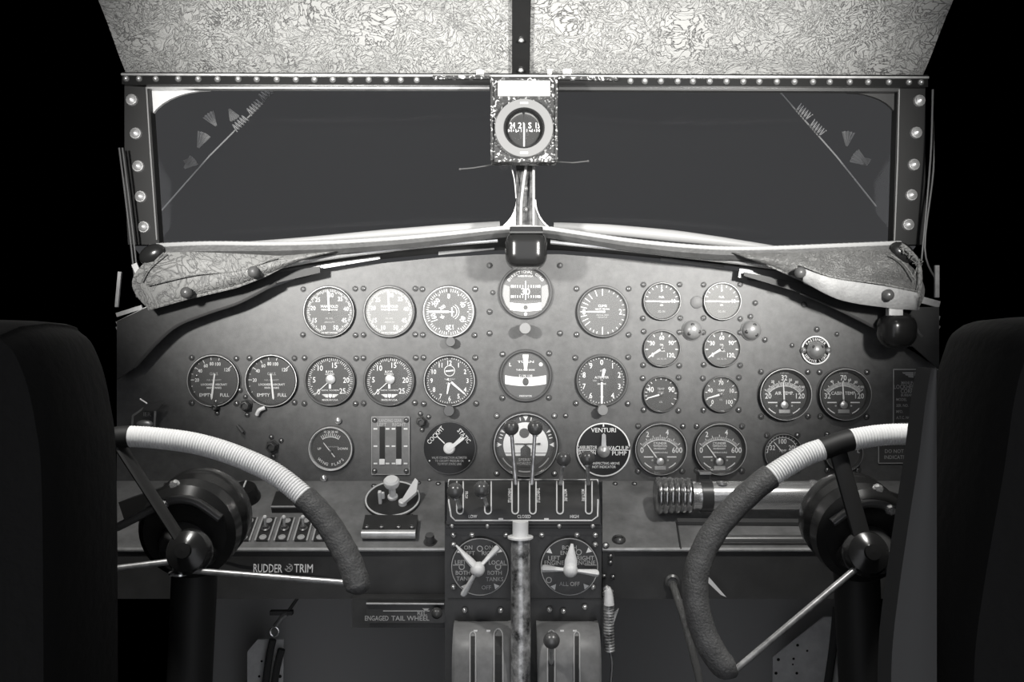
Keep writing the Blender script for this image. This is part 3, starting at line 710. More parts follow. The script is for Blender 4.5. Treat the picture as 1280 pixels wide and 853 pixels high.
b = MB(); needle(b, 0, .1 * R, .62 * R, .18 * R, .14 * R, 'alu', -.009); b.build('pointer_handle', t, smooth=False)

# landing gear indicator
t = empty('landing_gear_indicator', P(488.5, 593), 'upright landing gear indicator plate with two dark slots', 'indicator'); W, H = px2m(47), px2m(72)
b = MB(); b.box((0, -.0015, H / 2), (W, .003, H), 'console'); y = -.0032
for z in (0, H): b.box((0, y, z), (W, .001, .0008), 'ink_dim')
for x in (-W / 2, W / 2): b.box((x, y, H / 2), (.0008, .001, H), 'ink_dim')
b.text('LANDING GEAR', 0, H * .935, .0048, 'ink_dim', y, sx=.68); b.text('LEFT', -.23 * W, H * .865, .005, 'ink_dim', y); b.text('RIGHT', .23 * W, H * .865, .005, 'ink_dim', y)
for z in (.79, .49, .19):
    for x in (-.40, -.08, .08, .40): b.box((x * W, y, z * H), (.1 * W, .0005, .0022), 'ink')
b.build('face_plate', t, smooth=False)
for k in (-1, 1):
    b = MB(); b.box((k * .22 * W, y, H * .5), (.14 * W, .0012, H * .66), 'tape'); b.build('slot', t, smooth=False)
    b = MB(); b.box((k * .22 * W, y - .001, H * .22), (.15 * W, .003, H * .10), 'white', .001); b.build('slot_pointer', t)
    for z in (.06, .94): share(SCREW_S, 'screw', t, (k * .42 * W, -.0032, z * H))

# knobs beneath dials
def knob(px, py, r, dep, m, label, flank=False):
    b = MB(); R = px2m(r, -dep)
    b.lathe((0, 0, 0), [(R * .6, 0), (R * .6, -dep * .5), (R, -dep * .5), (R * 1.0, -dep * .92), (R * .9, -dep), (0, -dep)], m, 22)
    o = b.build('knob', None, P(px, py, 0)); return tag(o, label, 'knob')
knob(564, 427.5, 6.2, .016, 'bezel', 'small grey knob beneath the dial with outward-turned numerals')
knob(562, 513, 7, .016, 'bezel', 'grey knob directly beneath the panel clock')
knob(656, 411, 7.5, .030, 'knob_pale', 'pale round knob beneath the gyro dial, standing well proud of the panel')
knob(752, 512, 6.8, .020, 'knob_pale', 'pale round knob directly beneath the altimeter')

# dome lamps
def dome(px, py, r, label, plate=False, hol=()):
    t = empty('panel_lamp', P(px, py), label, 'lamp', None if plate else 'bright dome lamps by the oil gauges'); R = px2m(r)
    z0 = -.0005
    if plate:
        b = MB(); q = px2m(18.5); b.lathe((0, 0, 0), [(q, 0), (q, -.002), (q * .98, -.0028), (0, -.0028)], 'black', 40); b.arc(q * .93, q * .1, 0, 2 * PI, 'ink', -.0031, 40)
        for s, a0, sp in (('PASSENGER', 0, 106), ('SERVICE LIGHT', 180, 130)):
            for i, ch in enumerate(s):
                a = RA(a0 - sp / 2 + sp * i / (len(s) - 1)) if a0 == 0 else RA(180 + sp / 2 - sp * i / (len(s) - 1))
                b.text(ch, .74 * q * math.sin(a), .74 * q * math.cos(a), .17 * q, 'ink', -.0032, a if a0 == 0 else a + PI)
        b.build('ring_plate', t, smooth=False); z0 = -.003
        for k in (-1, 1): share(BOLT, 'screw', t, (k * q * .84, -.003, 0))
    b = MB(); b.lathe((0, z0, 0), [(R * 1.08, 0), (R * 1.08, -.002), (R, -.003), (R * .95, -.42 * R), (R * .8, -.68 * R), (R * .5, -.9 * R), (R * .2, -.98 * R), (0, -R)], 'dome', 28); b.build('dome_cap', t)
    b = MB()
    for a, q in hol:
        x, z = q * R * math.sin(RA(a)), q * R * math.cos(RA(a)); yy = z0 - R * math.sqrt(max(0, 1 - q * q)) * .97
        b.sphere((x, yy, z), .2 * R, 'screw_dark', 12, (1, .45, 1))
    b.build('light_hole', t)
    return t
dome(865, 413, 12, 'bright metal dome lamp with small holes, between the two oil pressure gauges', hol=((-10, .55), (105, .6), (230, .55)))
dome(938.5, 413, 12, 'bright metal dome lamp with small holes, above the air temperature dial', hol=((20, .55), (-105, .6), (140, .6)))
dome(1019, 438, 10.5, 'dome lamp in a white-ringed plate lettered PASSENGER SERVICE LIGHT', True, ((-50, .6), (50, .6)))
# valves / toggles
def valve(px, py, s, label, rim='bezel_dark'):
    t = empty('panel_valve', P(px, py), label, 'valve', 'small black valves on the panel'); R = px2m(s)
    b = MB(); b.lathe((0, 0, 0), [(R, 0), (R, -.003), (R * .8, -.004), (R * .8, -.012), (R * .65, -.015), (R * .5, -.0152), (R * .45, -.012), (0, -.012)], rim, 6, a0=.2, a1=.2 + 2 * PI); b.build('hex_body', t, ang=20)
    for x, z in ((-.2, 1.35), (1.25, .8), (.1, -1.5)): share(SCREW_S, 'screw', t, (x * R, 0, z * R))
valve(308.5, 507, 8, 'black hexagonal valve between the two fuel quantity gauges')
valve(341, 558, 8.5, 'black hexagonal valve just above the corded rim, beside the wing flaps gauge')
valve(527, 527, 7, 'black hexagonal valve between landing gear indicator and static selector')
valve(271, 509, 5, 'black hexagonal valve beneath the fuel gauge nearest the panel edge')
b = MB(); b.tube(smooth_path([P(321, 519, -.006), P(324, 513, -.008), P(331, 510, -.006)], 4), .003, 'white', 8)
o = b.build('cable_end'); tag(o, 'short white cable end beneath the second fuel quantity gauge', 'cable')
b = MB(); b.tube([P(297, 532, -.004), P(304, 541, -.008)], .0025, 'bezel', 8); tag(b.build('toggle_lever'), 'short grey lever beneath the fuel gauges above the corded rim', 'lever')

# maker plate and limit plate
t = empty('maker_plate', P(1146, 534, 0), 'black maker plate with a winged badge and lines of stamped lettering', 'plate'); L0 = Vector(t.location)
W, H = px2m(60), px2m(72)
b = MB(); b.box((0, -.001, H / 2), (W, .002, H), 'face'); y = -.0022
for z in (0, H): b.box((0, y, z), (W, .0008, .0016), 'ink_dim')
for x in (-W / 2, W / 2): b.box((x, y, H / 2), (.0016, .0008, H), 'ink_dim')
wings(b, 0, H * .90, W * .64, H * .12, 'ink_dim', y)
for s, z, h in (('MANUFACTURED BY', .77, .0045), ('LOCKHEED AIRCRAFT', .70, .0062), ('CORPORATION', .625, .0062), ('BURBANK, CALIFORNIA', .555, .004)): b.text(s, 0, z * H, h, 'ink_dim', y, sx=.8)
for i, (s, v) in enumerate((('MODEL', '10-A'), ('SER. NO.', '1 2'), ('MFD.', 'FEB. 35'), ('A.T.C. NO.', '551'))):
    z = (.48 - i * .105) * H; b.text(s, -.44 * W, z, .0042, 'ink_dim', y, align='l', sx=.8); b.box((.08 * W, y, z), (.40 * W, .0006, .0085), 'ink_dim'); b.text(v, .08 * W, z, .006, 'face', y - .0005)
b.text('LICENSED UNDER PATENTS', 0, .06 * H, .0042, 'ink_dim', y, sx=.8); b.build('engraved_face', t, smooth=False)
t['category'] = 'plate'
t = empty('limit_plate', P(1134, 579, 0), 'low black placard with small lettering beneath the corded rim beside the seat', 'placard'); W, H = px2m(73), px2m(30)
b = MB(); b.box((0, -.001, H / 2), (W, .002, H), 'face')
for z in (0, H): b.box((0, y, z), (W, .0008, .0012), 'ink_dim')
for x in (-W / 2, W / 2): b.box((x, y, H / 2), (.0012, .0008, H), 'ink_dim')
for s, z in (('DO NOT EXCEED 150', .5), ('INDICATED AIR SPEED', .25)): b.text(s, 0, z * H, .0055, 'ink_dim', y, sx=.9)
b.build('engraved_face', t, smooth=False)

# card holder by the corded rim
t = empty('card_holder', P(186, 532, -.02), 'small bent metal card holder above the end of the corded rim', 'holder'); L0 = Vector(t.location)
b = MB(); b.solid([P(*q, -.02) - L0 for q in ((181, 506), (205, 503), (195, 514), (177, 514))], (0, .004, .001), 'bezel'); b.build('tilted_plate', t, smooth=False)
b = MB()
for a, c in (((166, 520), (183, 508)), ((166, 520), (165, 533)), ((194, 514), (193, 533)), ((175, 499), (184, 505))): b.tube([P(*a, -.018) - L0, P(*c, -.018) - L0], .0016, 'alu', 6)
b.build('wire_leg', t)
b = MB(); b.sphere((0, 0, 0), px2m(8), 'alu', 14, (1.3, .5, .6)); b.build('spring_clip', t, P(181, 530, -.02) - L0)
b = MB(); b.text('IER', 0, 0, .006, 'ink_dim', 0); b.build('lettering', t, P(184, 518, -.004) - L0, smooth=False)

# ------------------------------------------------------------------ more shape helpers
def ray(px, py, p0, n):
    o = Vector((0, -D, CZ)); d = P(px, py, 0) - o
    return o + d * ((Vector(p0) - o).dot(Vector(n)) / d.dot(Vector(n)))

def rounded(b, c, d, r, m, n=10):
    # box with rounded edges and corners
    c = Vector(c); h = Vector(d) / 2; r = min(r, h.x, h.y, h.z); q = h - Vector((r, r, r))
    for ax in range(3):
        for sg in (-1, 1):
            vs = []
            for j in range(n + 1):
                for i in range(n + 1):
                    u = [0, 0, 0]; u[ax] = sg
                    s, t = math.tan((i / n - .5) * PI / 2), math.tan((j / n - .5) * PI / 2)
                    u[(ax + 1) % 3] = s; u[(ax + 2) % 3] = t * sg
                    v = Vector([a * k for a, k in zip(u, h)])
                    i_ = Vector([max(-k, min(k, a)) for a, k in zip(v, q)])
                    e = v - i_
                    if e.length > 1e-9: e = e.normalized() * r
                    vs.append(c + i_ + e)
            b.add(vs, [(j * (n + 1) + i, j * (n + 1) + i + 1, (j + 1) * (n + 1) + i + 1, (j + 1) * (n + 1) + i) for j in range(n) for i in range(n)], m)

def lerp_y(pts, x):
    for (a, b), (c, d) in zip(pts, pts[1:]):
        if a <= x <= c: return b + (d - b) * (x - a) / (c - a)
    return pts[0][1] if x < pts[0][0] else pts[-1][1]

# ------------------------------------------------------------------ glareshield
lip = [(196, 307), (260, 304.5), (340, 305), (420, 303), (500, 298), (560, 292.5), (610, 287), (640, 284.5), (655, 284), (668, 284.5), (690, 286.5), (720, 291), (780, 300), (840, 306.5), (900, 310.5), (960, 310.5), (1040, 307.5), (1126, 304)]
g = empty('glareshield', P(655, 330, -.03), 'padded glareshield with stitched pale piping along its lip above the panel', 'glareshield'); L0 = Vector(g.location)
YL = -.06
path = smooth_path([P(x, y, YL) - L0 for x, y in lip], 6)
b = MB(); fine = at_len(path, 420); rr = [px2m(2.9, YL) * (1 + (.10 if i % 3 == 0 else 0)) for i in range(len(fine))]
b.tube(fine, rr, 'piping', 8); b.build('lip_piping', g)
xs = [196 + (1126 - 196) * i / 60 for i in range(61)]
under = [[P(x, lerp_y(lip, x) + 2, YL + .003) - L0 for x in xs], [P(x, lerp_y(lip, x) + 8, YL + .012) - L0 for x in xs], [P(x, max(lerp_y(arch, x) - 5, lerp_y(lip, x) + 11) if 345 < x < 985 else lerp_y(lip, x) + 25, -.004) - L0 for x in xs]]
b = MB(); b.grid(under, 'fair', (0, .006, .005)); b.build('underside', g)
band = [[P(x, lerp_y(lip, x) + 1, YL - .001) - L0 for x in xs], [P(x, lerp_y(lip, x) + 5.5 + 4 * abs(math.sin((x - 655) / 300)), YL - .004) - L0 for x in xs], [P(x, lerp_y(lip, x) + 11 + 5 * abs(math.sin((x - 655) / 300)), YL + .004) - L0 for x in xs]]
b = MB(); b.grid(band, 'lip_leather', (0, .003, 0)); b.build('leather_band', g)
top = [[P(x, lerp_y(lip, x) - 1, YL) - L0 for x in xs], [P(x, lerp_y(lip, x) + 1, .05) - L0 for x in xs], [P(x, lerp_y(lip, x) + 1.5, .24) - L0 for x in xs]]
b = MB(); b.grid(top, 'fair', (0, 0, -.004)); b.build('top_pad', g)
for nm, pts in (('edge_rod', [(343, 334.5), (400, 323.5), (470, 314), (540, 306), (622, 300)]), ('edge_rod', [(688, 302), (760, 309), (840, 318), (910, 326), (972, 334)])):
    b = MB(); b.tube(smooth_path([P(x, y, -.045) - L0 for x, y in pts], 6), px2m(3.4, -.045), 'chrome', 10); b.build(nm, g)
for pts in ([(330, 340), (400, 330), (475, 320), (475, 324), (402, 336), (398, 342), (340, 353), (318, 352)], [(925, 333), (975, 340), (1003, 352), (1008, 358), (985, 356), (948, 349), (923, 347)]):
    b = MB(); b.solid([P(x, y, -.024) - L0 for x, y in pts], (0, .004, 0), 'bezel'); b.build('metal_bracket', g, smooth=False)
for pts in ([(548, 314), (618, 307), (618, 312), (548, 319)], [(826, 322), (905, 331), (905, 335), (826, 326)]):
    b = MB(); b.solid([P(x, y, -.012) - L0 for x, y in pts], (0, .004, 0), 'bezel'); b.build('metal_bracket', g, smooth=False)

# light sill strips beyond the lip, at the foot of the windshield
for nm, pts, r in (('trim_6', [(270, 304), (380, 297.5), (480, 290), (560, 284), (625, 279.5)], [2, 4, 6, 6.5, 6]), ('trim_7', [(692, 280), (760, 284.5), (840, 292), (900, 299), (972, 308)], [5, 7, 7.5, 6, 3])):
    b = MB(); o = P(*pts[0], .2); pth = smooth_path([P(x, y + 3, .2) - o for x, y in pts], 6)
    rad = [px2m(r[min(4, i // 6)] + (r[min(4, i // 6 + 1)] - r[min(4, i // 6)]) * (i % 6) / 6, .2) for i in range(len(pth))]
    b.tube(pth, rad, 'cowl', 12); tag(b.build(nm, None, o), kind='structure')

# ------------------------------------------------------------------ leather covers on the panel corners
def cover(nm, top, bot, label, bulge, snaps, hole, seams, m):
    o0 = P(*bot[len(bot) // 2], -.06); t = empty(nm, o0, label, 'leather cover', 'leather corner covers'); n = 26
    tp = at_len([P(x, y, 0) for x, y in top], n); bt = at_len([P(x, y, 0) for x, y in bot], n)
    rows = []
    for j in range(11):
        v = j / 10; row = []
        for i in range(n):
            u = i / (n - 1); p = tp[i].lerp(bt[i], v); p.x += S * (-26 * math.sin(PI * v) * (1 - u) ** 6 if top[0][0] < 640 else 10 * math.sin(PI * v) * u ** 6)
            y = -.066 - bulge * math.sin(PI * v) ** .7 * (.35 + .65 * math.sin(PI * u)) - .003 * math.sin(9 * u + 5 * v) * math.sin(PI * v)
            f = (D + y) / D
            row.append(Vector((p.x * f, y, CZ + (p.z - CZ) * f)) - o0)
        rows.append(row)
    b = MB(); b.grid(rows, m, (0, .008, 0)); b.build('leather_sheet', t, ang=80)
    for sm in seams:
        b = MB(); b.tube(smooth_path([P(x, y, -.068 - bulge) - o0 for x, y in sm], 6), px2m(.9), 'leather', 6); b.build('seam', t)
    b = MB(); b.tube([r + Vector((0, -.002, 0)) for r in rows[-1]], px2m(1.7), 'leather', 6); b.build('rolled_hem', t)
    for x, y in snaps:
        b = MB(); b.lathe((0, 0, 0), [(px2m(6.8), 0), (px2m(6.6), -.003), (px2m(5), -.006), (px2m(2.4), -.0078), (0, -.0082)], 'bezel', 20)
        b.build('snap_button', t, P(x, y, -.072 - bulge * (.95 if x < 640 else 1.3)) - o0)
    b = MB(); b.sphere((0, 0, 0), px2m(15), 'black', 20, (1.1, .5, .75)); o = b.build('end_cap', t, P(*hole, -.066) - o0); o.rotation_euler.y = -.5 if hole[0] < 640 else .6
    return t
cover('leather_cover', [(196, 316), (240, 315), (290, 317), (352, 320), (420, 314)], [(186, 387), (236, 373), (296, 359), (330, 346), (368, 326)],
      'creased pale leather cover with two snap buttons, beside the white-ended corded rim', .014, [(317, 340), (233, 366)], (190, 318), [[(183, 356), (240, 344), (300, 338), (345, 322)], [(205, 316), (186, 335), (176, 352)]], 'leather')
tag(bpy.data.objects['leather_cover'], 'creased pale leather cover with two snap buttons, above the fuel quantity gauges')
cover('leather_cover', [(915, 316), (985, 316), (1060, 313), (1118, 312), (1144, 338)], [(958, 331), (1002, 350), (1050, 374), (1110, 384), (1148, 386)],
      'frayed pale leather cover with two snap buttons, above the black hanging lamp', .016, [(1000, 341), (1110, 369)], (1128, 316), [[(1000, 331), (1040, 346), (1100, 355), (1146, 364)], [(1113, 318), (1130, 330), (1144, 350)]], 'leather_mid')
# pale lower edge strip on the frayed cover
for o in [x for x in bpy.data.objects if x.name.startswith('leather_cover')]:
    if o.location.x > 0:
        L0 = Vector(o.location); b = MB()
        up = at_len(smooth_path([P(x, y, -.088) - L0 for x, y in ((1000, 334), (1040, 348), (1100, 357), (1146, 366))], 6), 20)
        lo = at_len(smooth_path([P(x, y, -.080) - L0 for x, y in ((1004, 352), (1050, 375), (1110, 385), (1147, 388))], 6), 20)
        md = [(a + c) / 2 + Vector((0, -.006, 0)) for a, c in zip(up, lo)]
        b.grid([up, md, lo], 'flap', (0, .003, 0)); b.build('pale_flap', o, ang=80)
        b = MB(); random.seed(3)
        for i in range(26):
            x0, y0 = random.choice([(1146 + random.uniform(-4, 3), 325 + 8 * (i % 8)), (1122 + 3.2 * (i % 9), 308 + 3.4 * (i % 9))])
            p = P(x0, y0, -.078) - L0; b.tube([p, p + Vector((random.uniform(-.004, .006), -.003, random.uniform(-.002, .007))), p + Vector((random.uniform(-.004, .010), -.004, random.uniform(-.006, .010)))], .0006, 'leather', 4)
        b.tube(smooth_path([P(x, y, -.074) - L0 for x, y in ((1126, 306), (1136, 314), (1147, 328), (1150, 350), (1146, 372))], 5), px2m(3), 'leather', 8)
        b.build('frayed_edge', o)
# dark fairings between covers and panel
for nm, pts, lb, edge in (('panel_fairing', [(146, 402), (184, 384), (240, 372), (300, 358), (345, 341), (400, 333), (400, 341), (345, 354), (300, 378), (262, 391), (222, 407), (195, 430), (168, 460), (146, 475)], 'dark fairing sheet beneath the creased leather cover, edge over the fuel gauges', [(168, 460), (195, 430), (222, 407), (262, 391), (300, 378), (345, 354)]),
                      ('panel_fairing', [(1174, 384), (1110, 384), (1050, 374), (1006, 355), (930, 340), (930, 345), (1000, 366), (1040, 383), (1075, 400), (1100, 413), (1140, 432), (1174, 462)], 'dark fairing sheet beneath the frayed leather cover, behind the hanging lamp', [(1000, 366), (1040, 383), (1075, 400), (1100, 413), (1140, 432)])):
    o0 = P(*pts[0], -.035); t = empty(nm, o0, lb, 'fairing', None); b = MB()
    b.solid([P(x, y, -.035) - o0 for x, y in pts], (0, .004, 0), 'fair'); b.build('fairing_sheet', t, smooth=False)
    b = MB(); b.tube(smooth_path([P(x, y, -.037) - o0 for x, y in edge], 5), px2m(1.8), 'bezel_dark', 6); b.build('rolled_edge', t)

# corner brackets at the ends of the glareshield
for nm, segs, lb in (('corner_bracket', [((146, 394), (178, 384), 5), ((146, 384), (150, 340), 4), ((146, 411), (190, 392), 4), ((146, 404), (186, 384), 3), ((168, 330), (178, 352), 7)], 'bare metal corner bracket below the creased leather cover'),
                     ('corner_bracket', [((1148, 374), (1174, 381), 8), ((1171, 332), (1171, 372), 5), ((1140, 390), (1174, 410), 4), ((1130, 388), (1174, 398), 5)], 'bare metal corner bracket below the frayed leather cover')):
    o0 = P(*segs[0][0], -.03); b = MB()
    for a, c, w in segs: b.bar(P(*a, -.03) - o0, P(*c, -.03) - o0, px2m(w), .004, 'alu')
    tag(b.build(nm, None, o0, smooth=False), lb, 'bracket')

# black hood box under the post
t = empty('lamp_hood', P(657.5, 336, -.07), 'glossy black rounded lamp hood hanging under the centre of the glareshield', 'lamp hood'); L0 = Vector(t.location)
b = MB(); W, H = px2m(53, -.10), px2m(46, -.10); rounded(b, (0, 0, H / 2), (W, .07, H), .017, 'black', 12); b.build('hood_shell', t, ang=60)
b = MB(); b.box((0, -.001, H * .93), (W * .80, .071, .003), 'bezel_dark', .001); b.box((0, -.001, H * 1.02), (W * .78, .06, .008), 'black', .002); b.build('clamp_band', t)

# ------------------------------------------------------------------ compass and centre post
t = empty('magnetic_compass', P(655, 203, -.03), 'magnetic compass in a box of flaking silver finish with a white card above', 'compass'); L0 = Vector(t.location)
W, H = px2m(83, -.03), px2m(107, -.03)
b = MB(); b.box((0, .0135, H / 2), (W, .027, H), 'flake', .004); b.build('box_case', t)
b = MB()
for x in (-W / 2 + .0015, W / 2 - .0015): b.box((x, -.0015, H / 2), (.004, .004, H * .97), 'flake', .001)
b.box((0, -.0015, .002), (W * .9, .004, .005), 'flake', .001); b.build('edge_frame', t)
b = MB(); b.box((0, -.002, H * .857), (W * .79, .004, H * .185), 'alu', .001); b.box((0, -.0045, H * .857), (W * .62, .001, H * .165), 'white'); b.build('card_plate', t)
R = px2m(36.5, -.03); zc = H * .385
b = MB(); b.lathe((0, -.001, zc), [(R, 0), (R, -.007), (R * .98, -.009), (R * .70, -.009), (R * .66, -.006), (R * .66, -.002)], 'ring_grey', 48, caps=False)
for z in (.85, -.85): b.box((0, -.0095, zc + z * R), (R * .26, .0012, R * .06), 'white')
b.build('bezel_ring', t)
b = MB(); b.lathe((0, -.001, zc), [(R * .70, -.009), (R * .69, -.0105), (R * .65, -.0105), (R * .63, -.004)], 'black', 40, caps=False); b.build('lens_ring', t)
b = MB(); b.disc((0, -.0032, zc), R * .66, 'tape', 40); y = -.0038
for s, x, q in (('24', -.40, .75), ('21', -.10, 1), ('S', .20, 1), ('15', .47, .7)): b.text(s, x * R, zc + .12 * R, .20 * R, 'ink', y, sx=.9 * q)
for i in range(17):
    xx = .56 * R * math.sin(-1.4 + 2.8 * i / 16); b.box((xx, y, zc - .06 * R), (.018 * R, .0004, .10 * R if i % 2 else .06 * R), 'ink')
b.box((0, y - .001, zc - .22 * R), (.05 * R, .0012, .78 * R), 'ink'); b.build('compass_card', t, smooth=False)
b = MB(); b.lathe((0, -.001, zc), [(R * .65, -.004), (R * .58, -.0085), (R * .45, -.0125), (R * .3, -.0152), (R * .15, -.0166), (0, -.017)], 'clear', 40, caps=False); b.build('domed_glass', t)
for k, pts in enumerate((((607, 207.5), (592, 210), (575, 211.5)), ((700, 202.5), (716, 203.5), (735, 201.5)))):
    b = MB(); b.tube([P(x, yy, .0) - L0 for x, yy in pts], px2m(.8), 'bezel', 6); b.sphere(P(*pts[2], .0) - L0, px2m(1.5), 'bezel', 8)
    b.tube([P(*pts[0], .0) - L0, P(640 if k == 0 else 672, 201, .02) - L0], px2m(.8), 'bezel', 6); b.build('support_wire', t)

t = empty('trim_8', P(657, 290, .06), kind='structure'); L0 = Vector(t.location)
b = MB(); b.solid([P(x, y, .06) - L0 for x, y in ((645, 190), (669, 190), (669, 292), (645, 292))], (0, .03, 0), 'post'); b.build('centre_post', t, smooth=False)
b = MB(); fl = [(645, 250)] + [(645 - 46 * (1 - math.cos(PI / 2 * i / 9)), 250 + 42 * math.sin(PI / 2 * i / 9)) for i in range(1, 10)] + [(645, 293)]
b.solid([P(x, y, .058) - L0 for x, y in fl], (0, .02, 0), 'cream'); b.build('flared_foot', t, smooth=False)  # brighter light on this foot painted in as a paler material
b = MB(); fr = [(669, 250)] + [(669 + 40 * (1 - math.cos(PI / 2 * i / 9)), 250 + 42 * math.sin(PI / 2 * i / 9)) for i in range(1, 10)] + [(669, 293)]
b.solid([P(x, y, .058) - L0 for x, y in fr], (0, .02, 0), 'bezel'); b.tube([P(x, y, .056) - L0 for x, y in fr[:-1]], px2m(1.1), 'cream', 6); b.build('flared_foot', t, smooth=False)
for y in (236, 262): share(BOLT, 'bolt', t, P(657, y, .059) - L0)
for pts, r in (([(659, 200), (655, 225), (651.5, 255), (651, 290)], 1.7), ([(667, 200), (667, 245), (667, 290)], 1.6), ([(638, 204), (643, 225), (645, 248)], .8)):
    b = MB(); b.tube(smooth_path([P(x, y, .045) - L0 for x, y in pts], 5), px2m(r), 'ink_dim', 8); b.build('cable', t)

# black canister lamp hanging at the right end of the panel
t = empty('hanging_lamp', P(1121, 434, -.06), 'glossy black canister lamp hanging by a metal strap under the frayed leather cover', 'lamp'); L0 = Vector(t.location)
b = MB(); rounded(b, (0, .0, px2m(21, -.06)), (px2m(46, -.06), .05, px2m(46, -.06)), .022, 'black', 12); b.build('canister', t, ang=60)
b = MB(); b.box((-px2m(7), -.012, px2m(44)), (px2m(17), .012, px2m(14)), 'alu', .001); b.build('metal_strap', t)
b = MB(); b.tube(smooth_path([P(x, y, -.07) - L0 for x, y in ((1124, 396), (1140, 404), (1149, 417), (1153, 421))], 5), px2m(1.8), 'bezel', 6); b.build('wire_lead', t)

# ------------------------------------------------------------------ control wheels
TY = math.radians(16); ZC = .92; YC = -.45
WN = Vector((0, -math.cos(TY), math.sin(TY)))
def WP(px, py, off=0.0): return ray(px, py, Vector((0, YC, ZC)) - WN * off, WN)
def control_wheel(nm, pts, i_cord, i_tape, label, hub, spokes, arm, house, sgn):
    o0 = WP(*hub, .09); o0 = Vector((o0.x, o0.y, .001)); t = empty(nm, o0, label, 'control yoke', 'control yokes')
    path = smooth_path([WP(*p) - o0 for p in pts], 14)
    pxs = []
    L = [0]
    for a, c in zip(path, path[1:]): L.append(L[-1] + (c - a).length)
    def param(k): return L[min(len(L) - 1, int(round(k * 14)))]     # distance at control point k
    def cut(d0, d1, n):
        out = []
        for i in range(n):
            d = d0 + (d1 - d0) * i / (n - 1); j = 0
            while j < len(L) - 2 and L[j + 1] < d: j += 1
            q = (d - L[j]) / max(1e-9, L[j + 1] - L[j]); out.append(path[j].lerp(path[j + 1], min(1, max(0, q))))
        return out
    r0 = .0107
    def wraps(d0, d1):
        n = max(2, int((d1 - d0) / .0030)); ps = cut(d0, d1, n * 4 + 1); rr = [r0 * (1.0 + .075 * abs(math.sin(PI * i / 4))) for i in range(len(ps))]
        b = MB(); b.tube(ps, rr, 'cord', 22); b.build('cord_wrap', t, ang=60)
    tot = L[-1]; segs = []
    c0, c1 = param(i_cord[0]), param(i_cord[1]); t0, t1 = param(i_tape[0]), param(i_tape[1])
    # tape splits the cord
    wraps(min(c0, c1), t0); wraps(t1, max(c0, c1))
    b = MB(); ps = cut(t0 - .001, t1 + .001, 12); b.tube(ps, r0 * 1.08, 'tape', 20); b.build('tape_patch', t)
    for a, c in ((0, min(c0, c1)), (max(c0, c1), tot)):
        if c - a > .02:
            ps = cut(a, c, 60); k0 = 0
            rr = [r0 * 1.22 + .0002 * math.sin(i * .9) for i in range(60)]
            for i in range(4):
                f = math.sin(PI / 2 * (i + .6) / 4.6)
                if a == 0: rr[i] *= f
                if c == tot: rr[-1 - i] *= f
            b = MB(); b.tube(ps, rr, 'wrap', 22); b.build('leather_wrap', t, ang=60)
    hb = WP(*hub, .02) - o0
    for (sx, sy), r, m, fl, he in spokes:
        a = WP(sx, sy, .004) - o0; b = MB(); hb = WP(*he, .02) - o0
        mid = a.lerp(hb, .5) - WN * -.0
        b.tube(smooth_path([a, a.lerp(hb, .15), mid, hb], 6), [r * (1.5 if m == 'tape' and i < 3 else 1) for i in range(19)], m, 12, flat=fl); b.build('spoke', t)
    hb = WP(*hub, .02) - o0
    # hub boss and shaft
    q = WN.to_track_quat('Y', 'Z')
    b = MB(); b.lathe((0, 0, 0), [(.012, -.06), (.018, -.02), (.0235, -.008), (.024, .0), (.021, .008), (.013, .013), (.008, .015), (.008, .020), (0, .021)], 'black', 32)
    o = b.build('hub_boss', t, hb); o.rotation_euler = q.to_euler()
    # gear housing on the column head
    hc = P(*house, -.34) - o0; R = px2m(62, -.34)
    b = MB(); b.lathe((0, 0, 0), [(0, .055), (R * .92, .055), (R, .045), (R, .022), (R * .93, .016), (R * .93, .006), (R * 1.0, .002), (R * .97, -.016), (R * .82, -.024), (R * .5, -.026), (0, -.026)], 'black', 44)
    o = b.build('gear_housing', t, hc); o.rotation_euler.x = .16
    b = MB(); b.lathe((0, 0, 0), [(R * .47, -.024), (R * .46, -.034), (R * .38, -.046), (R * .25, -.054), (R * .2, -.060), (R * .14, -.066), (0, -.068)], 'bezel_dark', 32)
    o = b.build('bearing_dome', t, hc + Vector((0, 0, -R * .12))); o.rotation_euler.x = .3
    b = MB(); pth = [Vector((sgn * R * 1.28, -.03, R * .10)), Vector((sgn * R * .8, -.032, R * .34)), Vector((sgn * R * .25, -.034, R * .62)), Vector((-sgn * R * .25, -.034, R * .62)), Vector((-sgn * R * .75, -.032, R * .28))]
    b.tube(smooth_path(pth, 6), [.0085] * 25, 'bezel', 14, flat=.55); b.build('clamp_strap', t, hc)
    b = MB(); b.bar(Vector((sgn * R * .5, .01, R * .62)), Vector((sgn * R * 1.35, .01, R * .34)), .022, .04, 'black'); b.build('side_arm', t, hc)
    for x, z, y in ((.30, .56, -.042), (.22, .90, -.018)):
        b = MB(); b.lathe((0, 0, 0), [(.006, 0), (.006, -.004), (.004, -.007), (0, -.0075)], 'chrome', 8); b.build('hex_bolt', t, hc + Vector((sgn * x * R, y, z * R)))
    b = MB(); b.lathe((0, 0, 0), [(.0115, 0), (.0115, .002), (.005, .003), (.005, .008), (0, .009)], 'chrome', 18, 'z'); b.build('wing_nut', t, P(*arm, -.42) - o0)
    b = MB(); zt = hc.z - R * .6
    b.tube([Vector((hc.x + sgn * .006, hc.y + .03, zt)), Vector((hc.x + sgn * .03, hc.y + .04, zt * .5)), Vector((hc.x + sgn * .05, hc.y + .05, 0.0))], [.026, .025, .028], 'tape', 24); b.build('column_tube', t)
    return t
